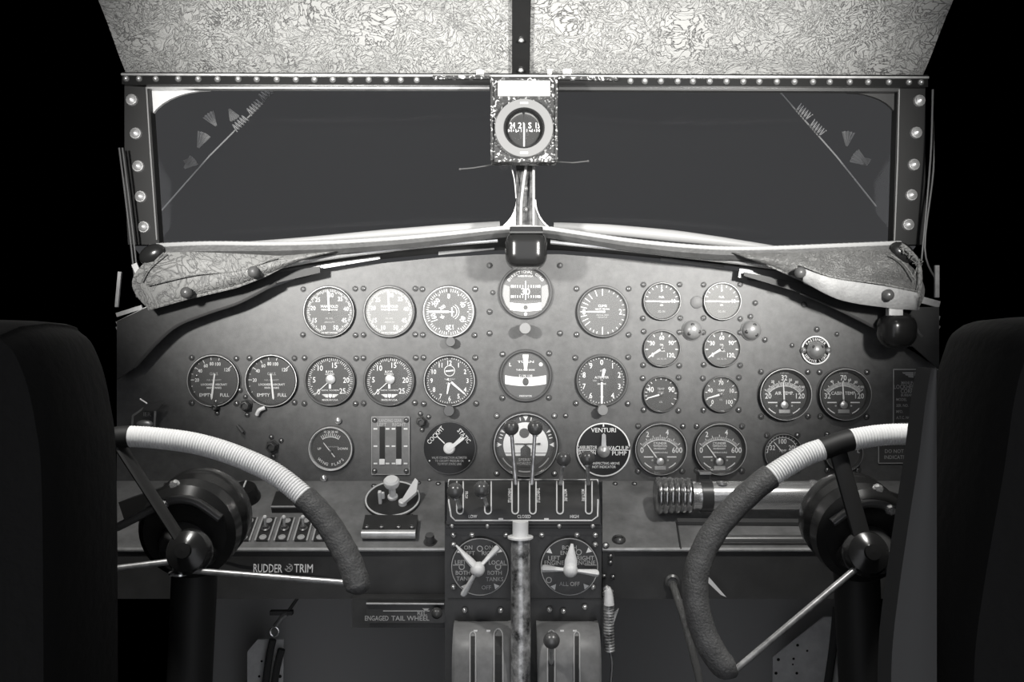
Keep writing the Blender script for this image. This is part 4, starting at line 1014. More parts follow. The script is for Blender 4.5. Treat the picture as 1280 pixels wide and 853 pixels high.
control_wheel('control_yoke', [(-48, 742), (-36, 690), (-5, 640), (48, 595), (100, 565), (135, 550), (162, 546), (205, 549), (250, 556), (300, 572), (350, 597), (400, 642), (432, 692), (446, 728), (449, 744)],
              (0.4, 10.55), (4.85, 6.0), 'corded control wheel ending in dark leather, in front of the rudder trim plate', (236, 690),
              [((146, 552), .0095, 'tape', .45, (234, 688)), ((446, 730), .0032, 'worn_chrome', 1, (232, 713)), ((-46, 735), .0034, 'worn_chrome', 1, (232, 700))], (225, 718), (240, 659), -1)
control_wheel('control_yoke', [(921, 845), (900, 828), (879, 790), (869, 742), (875, 700), (900, 655), (948, 607), (1000, 573), (1030, 561), (1060, 551), (1105, 544), (1150, 544), (1200, 551), (1255, 570), (1305, 605), (1340, 652), (1356, 712)],
              (6.25, 15.6), (7.95, 9.05), 'corded control wheel with a black taped patch, in front of the metal cylinder', (1083, 692),
              [((1045, 557), .0095, 'tape', .45, (1083, 692)), ((917, 840), .0034, 'worn_chrome', 1, (1083, 700)), ((1352, 700), .0034, 'worn_chrome', 1, (1083, 692))], (1087, 712), (1075, 664), 1)

# ------------------------------------------------------------------ side consoles
ZB = P(0, 601, 0).z; ZF = P(0, 687, -.13).z; BETA = math.atan2(ZB - ZF, .13)
SN = Vector((0, -math.sin(BETA), math.cos(BETA)))
def SP(px, py): return ray(px, py, Vector((0, 0, ZB)), SN)
def on_slope(nm, px, py, label, cat, group=None): return empty(nm, SP(px, py), label, cat, group, rx=BETA)
def console(x0f, x0b, x1f, x1b, label, lip0, lip1):
    t = empty('side_console', P((x0f + x1f) / 2, 748, -.13), label, 'console', None); L0 = Vector(t.location)
    b = MB(); b.solid([SP(x0b, 601.5) - L0, SP(x1b, 601.5) - L0, SP(x1f, 687) - L0, SP(x0f, 687) - L0], -SN * .004, 'console'); b.build('sloping_top', t, smooth=False)
    b = MB(); b.solid([P(x, y, -.127) - L0 for x, y in ((x0f, 689), (x1f, 689), (x1f, 749), (x0f, 749))], (0, .01, 0), 'sub'); b.build('front_face', t, smooth=False)
    b = MB(); b.tube([P(lip0, 687.5, -.13) - L0, P(lip1, 687.5, -.13) - L0], px2m(2.6, -.13), 'alu', 10); b.build('front_lip', t)
    b = MB(); b.box((0, 0, 0), (.001, .001, .001), 'console')
    return t
cl = console(100, 146, 556, 556, 'sloping grey side console carrying toggle switches and knobs, beside the pedestal', 120, 556); 
cr = console(753, 753, 1215, 1174, 'sloping grey side console carrying the polished metal cylinder', 753, 1030)
for t, x0, lst in ((cl, 0, ((208, 606), (232, 606), (256, 606), (523, 604), (548, 605), (537, 600))), (cr, 0, ((769, 605), (793, 605), (1040, 607)))):
    for x, y in lst:
        o = share(SCREW_S, 'screw', t, SP(x, y) - Vector(t.location), (BETA - PI / 2, 0, 0))
# edge parts of the far console
L0 = Vector(cr.location)
b = MB(); b.tube([SP(885, 678) - L0 + SN * .004, SP(1024, 678) - L0 + SN * .004], px2m(6, -.12), 'bezel', 14); b.build('rolled_stiffener', cr)
b = MB(); b.bar(SP(846, 655) - L0 + SN * .004, SP(1026, 656) - L0 + SN * .004, px2m(7, -.08), .006, 'bezel', up=SN); b.build('ledge_strip', cr)
b = MB(); b.bar(SP(846, 655) - L0 + SN * .001, SP(851, 688) - L0 + SN * .001, px2m(1.5), .003, 'screw_dark', up=SN); b.build('panel_seam', cr)
o = share(screw_mesh(px2m(6.5), 'bezel'), 'fastener', cr, SP(773.5, 675) - L0, (BETA - PI / 2, 0, 0))

# switches
for i, x in enumerate((309, 332.5, 356, 379.5, 403)):
    t = on_slope('toggle_switch', x, 663, None, None, 'row of toggle switches on the sloping console')
    tag(t, ('%s toggle switch in the slanted row, counted from the big black knobs' % ('first', 'second', 'third', 'fourth', 'fifth')[i]), 'switch')
    W, H = .0155, .048
    b = MB(); b.box((0, 0, .0012), (W, H, .0024), 'pedestal')
    for k in (-1, 1): b.box((k * W * .60, 0, .0015), (.0022, H, .003), 'ink_dim')
    b.build('switch_plate', t, smooth=False)
    b = MB(); b.lathe((0, 0, .0024), [(.0062, 0), (.0062, .002), (.004, .003), (.004, .006), (0, .006)], 'bezel', 14, 'z'); b.build('collar', t)
    b = MB(); b.tube([(0, 0, .006), (0, .004, .018)], [.0016, .0022], 'alu', 8); b.sphere((0, .0045, .0195), .0031, 'white', 10); b.build('toggle_bat', t)
    b = MB()
    for k in (-1, 1): b.lathe((0, k * H * .36, .0024), [(.0052, 0), (.0050, .0008), (.0034, .0012), (.0034, .0006), (0, .0006)], 'ink_dim', 14, 'z')
    b.build('label_ring', t)
def slope_knob(px, py, r, h, label, m='black', line=False):
    t = on_slope('rotary_knob', px, py, label, 'knob', 'big knobs on the sloping console'); R = px2m(r, -.04)
    b = MB(); b.lathe((0, 0, 0), [(R * 1.08, 0), (R * 1.08, .003), (R, .006), (R * .86, h * .9), (R * .75, h), (0, h)], m, 28, 'z'); b.build('knob_body', t)
    if line:
        b = MB(); b.bar((0, R * .1, h + .0006), (0, R * .72, h + .0006), .0022, .001, 'ink', up=(0, 0, 1)); b.bar((0, -R * .0, h), (0, R * .72, h + .0006), .002, .001, 'ink', up=(0, 0, 1)); b.build('index_line', t)
slope_knob(307, 623, 17.5, .020, 'big black knob with a white index line behind the toggle switches', line=True)
slope_knob(271, 618, 17.5, .014, 'big black knob half hidden behind the column gear housing')
t = on_slope('switch_box', 366, 632, 'low rectangular box beneath the dark wheel rim behind the toggle switches', 'box')
b = MB(); b.box((0, 0, .006), (px2m(44), .034, .012), 'pedestal', 0); b.bar((-px2m(22), -.0172, .0115), (px2m(22), -.0172, .0115), .002, .002, 'ink_dim'); b.build('box_body', t, smooth=False)

# oval-looking round selector with white handles
t = on_slope('control_plate', 491, 626, 'round black control plate with white knob and white lever on the console', 'control plate'); R = px2m(35, -.04)
b = MB(); b.lathe((0, 0, 0), [(R, 0), (R, .003), (R * .97, .004), (0, .004)], 'pedestal', 44, 'z'); b.build('round_plate', t)
b = MB(); b.tube([(R * .95 * math.sin(a), R * .95 * math.cos(a), .0042) for a in [2 * PI * i / 48 for i in range(49)]], .0013, 'ink', 6); b.build('white_ring', t)
b = MB(); b.lathe((0, .002, .004), [(.0075, 0), (.0075, .003), (.0050, .004), (.0050, .022), (.0102, .0225), (.0115, .026), (.0115, .031), (.009, .034), (0, .035)], 'white', 24, 'z'); b.build('white_knob', t)
b = MB(); b.solid([(.014, -.014, .006), (.019, -.017, .006), (.036, -.006, .016), (.0375, .010, .024), (.033, .014, .026), (.024, .002, .014)], (0, -.002, .006), 'white'); b.lathe((.016, -.013, .003), [(.006, 0), (.006, .007), (.003, .009), (0, .009)], 'white', 14, 'z'); b.build('white_lever', t)
b = MB(); b.box((-.0165, -.010, .013), (.0045, .006, .024), 'white', .001); b.box((-.0125, -.008, .016), (.005, .004, .011), 'white', .001); b.build('white_stop', t)
for x, y in ((-.030, -.036), (.030, -.034), (-.032, .034)):
    share(SCREW_S, 'screw', t, (x, y, 0), (-PI / 2, 0, 0))
t = on_slope('hinged_cover', 488, 664, 'grey metal block with four screws and a bright rolled lip, below the round control plate', 'cover'); W = px2m(66, -.09)
b = MB(); b.box((0, .003, .006), (W, .034, .012), 'pedestal'); b.build('block_body', t, smooth=False)
b = MB(); b.tube([(-W / 2, -.016, .008), (W / 2, -.016, .008)], .0062, 'alu', 14); b.build('rolled_lip', t)
for k in (-.42, -.15, .17, .42): share(SCREW_S, 'screw', t, (k * W, -.006, .012), (-PI / 2, 0, 0))
t = on_slope('push_knob', 537.5, 678, 'small fluted push knob at the front corner of the console beside the pedestal', 'knob')
b = MB(); b.lathe((0, 0, 0), [(.009, 0), (.009, .001)], 'bezel_dark', 20, 'z'); b.build('base_ring', t)
b = MB(); n = 20
b.lathe((0, 0, .001), [(.0062, 0), (.0064, .009), (.0056, .012), (0, .0125)], 'bezel', n, 'z'); b.build('fluted_knob', t, ang=15)

# rudder trim plate on the console front
t = empty('rudder_trim_plate', P(352, 724, -.131), 'black plate lettered RUDDER TRIM on the console front', 'placard'); L0 = Vector(t.location)
b = MB(); b.solid([P(x, y, -.131) - L0 for x, y in ((268, 697), (428, 697), (428, 724), (300, 706.5))], (0, .003, 0), 'pedestal'); y = -.0006
b.text('RUDDER', (P(335, 0, -.131) - L0).x, (P(0, 710.5, -.131) - L0).z, px2m(10.5, -.13), 'ink', y, RA(1), sx=.62); b.text('TRIM', (P(379.5, 0, -.131) - L0).x, (P(0, 710.5, -.131) - L0).z, px2m(10.5, -.13), 'ink', y, RA(1), sx=.72)
b.tick(RA(50), -.005, .006, .0012, 'ink_dim', y, (P(361, 0, -.131) - L0).x, (P(0, 710, -.131) - L0).z); b.tick(RA(-50), -.004, .004, .0012, 'ink_dim', y, (P(361, 0, -.131) - L0).x, (P(0, 710, -.131) - L0).z)
b.arc(.005, .0012, 0, 4.5, 'ink_dim', y, 12, (P(361, 0, -.131) - L0).x, (P(0, 710, -.131) - L0).z); b.build('lettered_plate', t, smooth=False)
# tail wheel lock
t = empty('tail_wheel_lock', P(507, 779, -.16), 'black slide plate lettered TAIL WHEEL with a small ball handle', 'placard'); L0 = Vector(t.location)
b = MB(); b.solid([P(x, y, -.16) - L0 for x, y in ((458, 753), (556, 753), (556, 779), (458, 779))], (0, .004, 0), 'pedestal'); y = -.0006
def lx(x): return (P(x, 0, -.16) - L0).x
def lz(z): return (P(0, z, -.16) - L0).z
b.text('ENGAGED', lx(471), lz(773), px2m(6, -.16), 'ink_dim', y, sx=.75); b.text('TAIL WHEEL', lx(513), lz(773), px2m(6, -.16), 'ink_dim', y, sx=1.0); b.text('REL.', lx(528), lz(766.5), px2m(5.5, -.16), 'ink_dim', y, sx=.9)
b.box((lx(508), y, lz(764)), (px2m(58, -.16), .0008, px2m(1, -.16)), 'ink_dim'); b.prism([(lx(528), lz(760.5)), (lx(537), lz(760.5)), (lx(532.5), lz(765))], y, y - .0004, 'ink_dim'); b.build('lettered_plate', t, smooth=False)
b = MB(); b.tube([P(458, 755, -.163) - L0, P(555, 755.5, -.163) - L0], px2m(1.4, -.16), 'alu', 8); b.build('slide_rail', t)
b = MB(); b.sphere(P(546, 767, -.178) - L0, px2m(7, -.17), 'bezel_dark', 18); b.build('ball_handle', t)
b = MB(); b.solid([P(x, y, -.150) - Vector((0, 0, 0)) for x, y in ((440, 748), (560, 748), (560, 785), (440, 785))], (0, .02, 0), 'sub'); o = b.build('lower_bracket_plate', smooth=False); tag(o, 'black mounting plate behind the tail wheel slide', 'plate')

# ------------------------------------------------------------------ polished cylinder
t = empty('metal_cylinder', SP(840, 640), 'polished metal cylinder with a ribbed end cap, clamped along the console', 'cylinder'); yc = -.075; L0 = Vector(t.location)
c = P(0, 620, yc).z - L0.z; R = px2m(18, yc); yl = yc - L0.y
def xx(x): return P(x, 0, yc).x - L0.x
b = MB(); prof_ = []
for i in range(19):
    x = 820 + (864 - 820) * i / 18; prof_.append((R * (1.24 + .07 * (1 if i % 3 else -.6)) * (1 - .05 * i / 18), xx(x)))
b.lathe((0, yl, c), [(0, xx(819)), (R * 1.1, xx(819))] + prof_ + [(R * .9, xx(865))], 'foil', 40, 'x'); b.build('ribbed_cap', t, ang=50)
b = MB(); b.lathe((0, yl, c), [(R * .98, xx(863)), (R * 1.0, xx(866)), (R * .95, xx(869)), (R, xx(874)), (R, xx(1012))], 'chrome', 40, 'x'); b.build('barrel', t)
b = MB(); b.lathe((0, yl, c), [(R * 1.04, xx(1012)), (R * 1.12, xx(1014)), (R * 1.12, xx(1018)), (R * 1.0, xx(1019)), (R * 1.06, xx(1020)), (R * 1.04, xx(1040)), (R * .7, xx(1044)), (0, xx(1045))], 'chrome', 40, 'x'); b.build('end_fitting', t)
b = MB(); b.lathe((0, yl, c), [(R * 1.02, xx(875)), (R * 1.1, xx(875)), (R * 1.1, xx(889)), (R * 1.02, xx(889))], 'bezel_dark', 40, 'x')
b.box((xx(880), yl + .004, c + R * 1.3), (px2m(15, yc), .02, R * .8), 'bezel_dark', .002); b.box((xx(880), yl - .006, c + R * 1.62), (px2m(14, yc), .012, .003), 'alu'); b.build('clamp_band', t)
b = MB(); b.tube(smooth_path([P(x, y, yc - .02) - L0 for x, y in ((1018, 608), (1030, 598), (1044, 600), (1040, 618), (1020, 638), (1008, 648))], 5), px2m(.9), 'bezel', 6); b.build('safety_wire', t)
b = MB(); b.lathe((xx(901), yl - R * .4, c + R * .85), [(.008, 0), (.008, .003), (.005, .004), (.004, .001), (0, .001)], 'alu', 16, 'z'); b.build('filler_ring', t)

# ------------------------------------------------------------------ pedestal, quadrant, levers
YP = -.17
t = empty('control_pedestal', P(654, 853, YP), 'black central pedestal between the two sloping consoles', 'pedestal'); L0 = Vector(t.location); L0.z = 0; t.location = L0
xl, xr = P(556, 0, YP).x, P(752, 0, YP).x; zt = P(0, 657, YP).z
b = MB(); b.box(((xl + xr) / 2 - L0.x, .09, zt / 2), (xr - xl, .18, zt), 'pedestal'); b.build('pedestal_body', t, smooth=False)
b = MB(); b.solid([P(x, y, YP - .0015) - L0 for x, y in ((557, 661), (752, 661), (752, 669), (557, 669))], (0, .0015, 0), 'black'); b.build('joint_strip', t, smooth=False)
for x, y in ((567, 669), (590, 669), (632, 669), (677, 669), (721, 669), (744, 669), (567, 681), (744, 681), (567, 734), (741, 734), (757, 682), (581, 763), (625.5, 763), (687, 762), (731, 759), (704, 764)):
    share(BOLT, 'bolt', t, P(x, y, YP) - L0 + Vector((0, -.0012, 0)))
b = MB(); b.solid([P(x, y, YP - .001) - L0 for x, y in ((560, 748.5), (752, 748.5), (752, 750), (560, 750))], (0, .001, 0), 'screw_dark'); b.build('panel_seam', t, smooth=False)
b = MB(); b.solid([P(x, y, -.1295) - L0 for x, y in ((753, 690), (768, 690), (768, 745), (753, 745))], (0, .002, 0), 'pedestal'); b.build('side_flange', t, smooth=False)
for x, y in ((763, 696), (763, 704), (755, 721), (766, 722)): share(SCREW_S, 'screw', t, P(x, y, -.131) - L0)

sec = smooth_path([(0, -.125, P(0, 600, -.125).z), (0, -.140, P(0, 603, -.14).z), (0, -.158, P(0, 614, -.158).z), (0, -.170, P(0, 630, -.170).z), (0, -.176, P(0, 645, -.176).z), (0, -.178, P(0, 656, -.178).z)], 5)
q = empty('throttle_quadrant', P(654, 656, -.178), 'curved black engine lever quadrant with six white-edged slots and ball-topped levers', 'lever quadrant'); L0 = Vector(q.location)
XA, XB = P(559, 0, -.17).x - L0.x, P(750, 0, -.17).x - L0.x
b = MB(); b.grid([[Vector((x, s.y - L0.y, s.z - L0.z)) for x in (XA, XA + .004, XB - .004, XB)] for s in sec], 'pedestal', (0, .02, -.006)); b.build('curved_cover', q, ang=50)
def sec_at(py):      # point on the quadrant section that projects to image row py
    for a, c in zip(sec, sec[1:]):
        ya = 426.5 - (a.z - CZ) / (S * (D + a.y) / D); yb = 426.5 - (c.z - CZ) / (S * (D + c.y) / D)
        if ya <= py <= yb: k = (py - ya) / (yb - ya); return a.lerp(c, k), (c - a).normalized()
    return sec[-1], (sec[-1] - sec[-2]).normalized()
def onq(px, py, off=.0008):
    s, tg = sec_at(py); n = Vector((0, tg.z, -tg.y)); n = n if n.y < 0 else -n
    p = s + n * off; return Vector((P(px, 0, p.y).x, p.y, p.z)) - L0
b = MB(); fr = [(561, 601), (561, 628), (564, 646), (569, 651), (740, 651), (747, 646), (747.5, 628), (747, 601)]
b.tube([onq(x, y, .001) for x, y in fr], .0011, 'ink', 6); b.tube([onq(561, 601, .001), onq(747, 601, .001)], .0011, 'alu', 6); b.build('white_border', q)
for x in (575, 610, 644, 666, 700, 736):
    ys = [600.5 + (639 - 600.5) * i / 10 for i in range(11)]
    b = MB(); b.grid([[onq(x - 3.4, y, .0006), onq(x + 3.4, y, .0006)] for y in ys], 'tape'); sl = b.build('lever_slot', q, smooth=False)
    b = MB(); loop = [onq(x - 4, y, .001) for y in ys] + [onq(x + 4 * math.sin(a), 639 + 4 * math.cos(a), .001) for a in [-PI / 2 + PI * i / 6 for i in range(1, 6)]] + [onq(x + 4, y, .001) for y in ys[::-1]]
    b.tube(loop, .0010, 'ink', 6, cap=True); o = b.build('slot_outline', sl)
b = MB()
def qtext(s, px, py, h, rot=0, sx=.8):
    base = onq(px, py, .0012); ss, tg = sec_at(py); up = -tg if tg.z < 0 else tg
    def tf(p): return base + Vector((p[0], 0, 0)) + up * p[2]
    b.text(s, 0, 0, h, 'ink', 0, rot, sx=sx, tf=tf)
for s, x in (('LOW', 591), ('CLOSED', 655), ('HIGH', 718)): qtext(s, x, 646, .0042)
for s, x in (('THROTTLE', 637), ('THROTTLE', 673), ('MIXTURE', 707), ('MIXTURE', 729), ('PROP.', 583), ('PROP.', 603)): qtext(s, x, 620, .0040, PI / 2)
b.build('lettering', q, smooth=False)
b = MB()
for x in (565, 609, 699, 741): b.sphere(onq(x, 654, .004) + Vector((0, 0, -.004)), .003, 'alu', 10)
for x in (626, 683): b.box(onq(x, 650, .0012), (.006, .001, .004), 'ink')
b.build('screw_head', q)
levers = [((569, 614), -.215, (575, 636), 10.3), ((602, 612), -.205, (609, 634), 10.3), ((639, 535), -.155, (645, 606), 9.7), ((669, 535), -.155, (664.5, 606), 9.7), ((704.5, 574), -.165, (700, 606), 9.3), ((734, 573), -.165, (735.5, 606), 9.3)]
for (kx, ky), yk, bs, r in levers:
    kp = P(kx, ky, yk) - L0; bp = onq(*bs, -.004); b = MB()
    b.tube([bp, bp.lerp(kp, .5), kp], [.0030, .0026, .0024], 'worn_chrome', 10); lv = b.build('lever', q)
    b = MB(); b.sphere(kp, px2m(r, yk), 'ball', 24); b.lathe((kp.x, kp.y, kp.z - px2m(r, yk) * 1.1), [(.0035, 0), (.0042, .004), (0, .005)], 'alu', 12, 'z'); b.build('ball_knob', lv)

# fuel selectors
def selector(px, py, label, arms, words, marks):
    t = empty('fuel_selector', P(px, py, YP - .0015), label, 'selector', 'fuel selectors on the pedestal'); R = px2m(36.5, YP); L0 = Vector(t.location)
    b = MB(); b.lathe((0, 0, 0), [(R, 0), (R, -.003), (R * .98, -.004), (0, -.004)], 'pedestal', 48); b.arc(R * .965, R * .03, 0, 2 * PI, 'ink_dim', -.0043, 48); y = -.0043
    for s, x, z, h in words: b.text(s, x * R, z * R, h * R, 'ink_dim', y, sx=.95)
    for x, z in marks: b.arc(.09 * R, .03 * R, 0, 2 * PI, 'ink_dim', y, 14, x * R, z * R)
    for a in (-52, 50, 140, 218): b.prism([(R * .93 * math.sin(RA(a - 6)), R * .93 * math.cos(RA(a - 6))), (R * .93 * math.sin(RA(a + 6)), R * .93 * math.cos(RA(a + 6))), (R * .74 * math.sin(RA(a)), R * .74 * math.cos(RA(a)))], y, y - .0003, 'ink')
    for k in (-1, 1): b.tick(RA(90), -.2 * R, .2 * R, .025 * R, 'ink_dim', y, k * .72 * R, .06 * R)
    b.build('selector_plate', t, smooth=False)
    hc = P(*arms[0], YP - .03) - L0
    hd = MB(); hd.sphere(hc, px2m(9, YP), 'cream', 20, (1, 1.1, 1)); hd.tube([Vector((0, -.003, 0)), hc], .007, 'cream', 12)
    h = hd.build('handle_hub', t)
    for (x, yy), r0, r1 in arms[1]:
        e = P(x, yy, YP - .022) - L0; b = MB()
        b.tube([hc, hc.lerp(e, .35), hc.lerp(e, .94), e], [r0, r0, r1, r1 * .8], 'cream', 12, flat=.6); b.build('handle_arm', h)
selector(600, 708, 'fuel tank selector with three cream arms, on the pedestal near the tail wheel slide', ((597, 712), [((570, 682), .0075, .0022), ((623, 684), .0040, .0066), ((579, 744), .0044, .0066)]),
         [('ON', -.40, .66, .14), ('LEFT', -.36, .47, .14), ('ON', .30, .66, .14), ('RIGHT', .34, .47, .14), ('LEFT', -.66, .16, .14), ('BOTH', -.58, -.20, .14), ('TANKS', -.5, -.40, .14), ('LOCAL', .60, .15, .14), ('BOTH', .50, -.20, .14), ('TANKS', .5, -.42, .14), ('OFF', .22, -.70, .14)], ((0, .62), (-.62, 0), (.62, 0)))
selector(711.5, 708, 'engine fuel selector with three cream arms spread level, on the pedestal beside the laced lever', ((713, 713), [((715, 680), .0080, .0022), ((678, 711), .0042, .0080), ((747, 717), .0042, .0080)]),
         [('BOTH', .0, .66, .14), ('ENG.', -.1, .48, .14), ('LEFT', -.52, .30, .15), ('ENGINE', -.52, .14, .14), ('RIGHT', .55, .30, .15), ('ENGINE', .55, .14, .14), ('ALL OFF', 0, -.58, .14)], ((.32, .50), (-.7, -.45)))

# centre tube lever
t = empty('tube_lever', P(651, 853, -.235), 'worn metal tube lever with a white sleeve, down the middle of the pedestal', 'lever'); L0 = Vector(t.location); t.location.z = L0.z = .002
b = MB(); R = px2m(12.5, -.235); b.tube([Vector((0, .0, 0)), P(651, 800, -.235) - L0, P(650.5, 674, -.225) - L0], [R, R, R * .95], 'chipped', 24); b.build('tube_shaft', t)
b = MB(); b.lathe(P(650.5, 673, -.225) - L0, [(R * .95, 0), (px2m(16, -.225), 0), (px2m(16, -.225), .0022), (R * .5, .003)], 'cream', 28, 'z'); b.build('collar_flange', t)
b = MB(); b.lathe(P(650.5, 671, -.225) - L0, [(R * .80, 0), (R * .80, px2m(19, -.225)), (0, px2m(19, -.225))], 'white', 24, 'z'); b.build('white_sleeve', t)

# lower quadrants
def low_quadrant(x0, x1, slots, label, lever=None):
    sec2 = smooth_path([(0, -.172, P(0, 777, -.172).z), (0, -.192, P(0, 781, -.192).z), (0, -.215, P(0, 795, -.215).z), (0, -.232, P(0, 822, -.232).z), (0, -.238, P(0, 870, -.238).z), (0, -.238, P(0, 940, -.238).z)], 5)
    t = empty('trim_quadrant', P((x0 + x1) / 2, 940, -.2), label, 'lever quadrant', 'lower quadrant covers'); L0 = Vector(t.location)
    xa, xb = P(x0, 0, -.21).x - L0.x, P(x1, 0, -.21).x - L0.x
    b = MB(); b.grid([[Vector((x, s.y - L0.y + (.006 if x in (xa, xb) else 0), s.z - L0.z)) for x in (xa, xa + .005, xb - .005, xb)] for s in sec2], 'console', (0, .03, -.02)); b.build('curved_cover', t, ang=60)
    def on(px, z, off):
        for a, c in zip(sec2, sec2[1:]):
            if c.z <= z <= a.z:
                k = (a.z - z) / max(1e-9, a.z - c.z); p = a.lerp(c, k); tg = (c - a).normalized(); n = Vector((0, tg.z, -tg.y)); n = n if n.y < 0 else -n
                p = p + n * off; return Vector((P(px, 0, p.y).x, p.y, p.z)) - L0
        return Vector((P(px, 0, -.238).x, -.238 - off, z)) - L0
    z0 = P(0, 795, -.213).z
    for px, w in slots:
        zs = [z0 - .13 * i / 14 for i in range(15)]
        b = MB(); b.grid([[on(px - w, z, .0006), on(px + w, z, .0006)] for z in zs], 'tape'); sl = b.build('lever_slot', t, smooth=False)
        cap_ = [on(px + (w + .4) * math.sin(a), z0 + px2m(w, -.21) * math.cos(a), .001) for a in [-PI / 2 + PI * i / 8 for i in range(9)]]
        b = MB(); b.tube([on(px - w - .4, z, .001) for z in zs[::-1]] + cap_ + [on(px + w + .4, z, .001) for z in zs], .0010, 'ink_dim', 6); b.build('slot_outline', sl)
    b = MB()
    for px in ((x0 + x1) / 2 - 8, (x0 + x1) / 2 + 8): b.box(on(px, z0 + .004, .001), (.005, .001, .002), 'ink')
    b.build('lettering', t, smooth=False)
    if lever:
        (kx, ky), yk, sx = lever; kp = P(kx, ky, yk) - L0; bp = on(sx, z0 - .03, -.004); b = MB(); b.tube([bp, kp], .003, 'worn_chrome', 8); lv = b.build('lever', t)
        b = MB(); b.sphere(kp, px2m(10.5, yk), 'bezel', 22); b.build('ball_knob', lv)
low_quadrant(566, 639, ((591, 3.2), (623, 5.2)), 'curved quadrant cover with two empty slots, below the fuel tank selector')
low_quadrant(671, 750, ((689, 4.2), (721, 3.2)), 'curved quadrant cover with a round ball lever, below the engine fuel selector', ((689.5, 801), -.262, 689))

# laced lever, hose, tag
t = empty('laced_lever', P(762, 812, -.19), 'lever wrapped in pale lacing hanging beside the pedestal, trailing a thin wire', 'lever'); L0 = Vector(t.location)
b = MB(); pth = at_len(smooth_path([P(x, y, -.19) - L0 for x, y in ((756, 734), (760, 740), (761, 760), (761, 790), (762, 814))], 6), 90)
b.tube(pth, [px2m(6.3 if i > 8 else 3 + i * .42, -.19) * (1 + (.09 if i % 4 < 2 else -.06)) for i in range(90)], 'chipped', 14); b.build('laced_grip', t)
b = MB(); b.tube(pth[3:26], [px2m(4.6 + .09 * i, -.191) for i in range(23)], 'cream', 12); b.build('pale_tip', t, (0, -.004, .0))
b = MB(); b.tube(smooth_path([P(x, y, -.19) - L0 for x, y in ((762, 812), (765, 830), (763, 860), (762, 900))], 5), px2m(1.4), 'bezel', 6)
for dx in (-1, 1, 3): b.tube([P(766, 782, -.192) - L0, P(770 + dx, 764 - dx, -.194) - L0], px2m(.6), 'ink_dim', 5)
b.build('trailing_wire', t)
t = empty('rubber_hose', P(840, 727, -.127), 'grey rubber hose hanging from a grommet below the ribbed cylinder cap', 'hose'); L0 = Vector(t.location)
b = MB(); b.lathe((0, 0, 0), [(px2m(8.5), 0), (px2m(8.5), -.004), (px2m(6), -.006), (px2m(4.5), -.003)], 'bezel', 24); b.build('grommet', t)
b = MB(); b.tube(smooth_path([P(x, y, d) - L0 for x, y, d in ((840, 728, -.122), (844, 740, -.145), (852, 765, -.16), (860, 795, -.16), (868, 825, -.16), (876, 860, -.16), (880, 900, -.16), (884, 1200, -.16), (884, 1560, -.16))], 6), px2m(4.8, -.15), 'leather_mid', 12); b.build('hose_body', t)
o0 = P(893, 733, -.15); b = MB(); b.solid([P(x, y, -.15) - o0 for x, y in ((878, 722), (883, 718), (908, 747), (901, 744))], (0, .002, 0), 'paper')
tag(b.build('paper_tag', None, o0, smooth=False), 'white paper strip poking out beside the lower curve of the taped wheel', 'tag')

# pedal wells
def well_plate(poly, holes, label, Y=.25, straps=()):
    o0 = P(*poly[0], Y); t = empty('perforated_plate', o0, label, 'plate', 'perforated plates in the pedal wells'); b = MB()
    b.solid([P(x, y, Y) - o0 for x, y in poly], (0, .004, 0), 'plate')
    for x, y, r in holes: b.disc(P(x, y, Y - .0006) - o0, px2m(r, Y), 'tape', 12)
    b.build('plate_sheet', t, smooth=False)
    for pts, w in straps:
        b = MB(); b.tube(smooth_path([P(x, y, Y - .03) - o0 for x, y in pts], 4), px2m(w, Y), 'matte', 10); b.build('dark_rod', t)
well_plate([(966, 822), (1030, 772), (1064, 772), (1064, 1238), (966, 1238)], [(973, 825, 2), (992, 824, 1.6), (1009, 814, 1.4), (970, 842, 2), (996, 842, 1.8), (991, 831, 1.2), (997, 807, 1.8)], 'pale perforated plate low down beneath the taped control wheel', .25, [([(1046, 760), (1041, 812), (1034, 860)], 5)])
well_plate([(309, 815), (322, 800), (354, 800), (354, 1238), (311, 1238)], [(350, 846, 2.2), (324, 846, 1.6), (327, 827, 1.4)], 'pale perforated plate low down below the rudder trim plate', .25, [([(341, 800), (336, 825), (330, 870)], 4.5), ([(352, 812), (346, 835), (341, 870)], 4.5)])
t = empty('pull_handle', P(343, 800, -.02), 'small chrome ring handle on a linkage below the rudder trim plate', 'handle'); L0 = Vector(t.location)
b = MB(); b.tube([P(343 + 5.2 * math.sin(a), 790 - 5.8 * math.cos(a), -.02) - L0 for a in [2 * PI * i / 20 for i in range(21)]], px2m(1.2), 'chrome', 8); b.build('pull_ring', t)
b = MB(); b.tube(smooth_path([P(x, y, -.015) - L0 for x, y in ((344, 784), (349, 777), (353, 772), (358, 768))], 4), px2m(3.2), 'worn_chrome', 8); b.bar(P(338, 766, -.01) - L0, P(366, 766, -.01) - L0, .006, .01, 'matte'); b.tube([P(338, 751, -.0) - L0, P(339, 737, -.0) - L0], px2m(1.5), 'worn_chrome', 6); b.tube([P(358, 768, -.01) - L0, P(372, 748, .0) - L0], px2m(2.2), 'matte', 8); b.build('linkage', t)

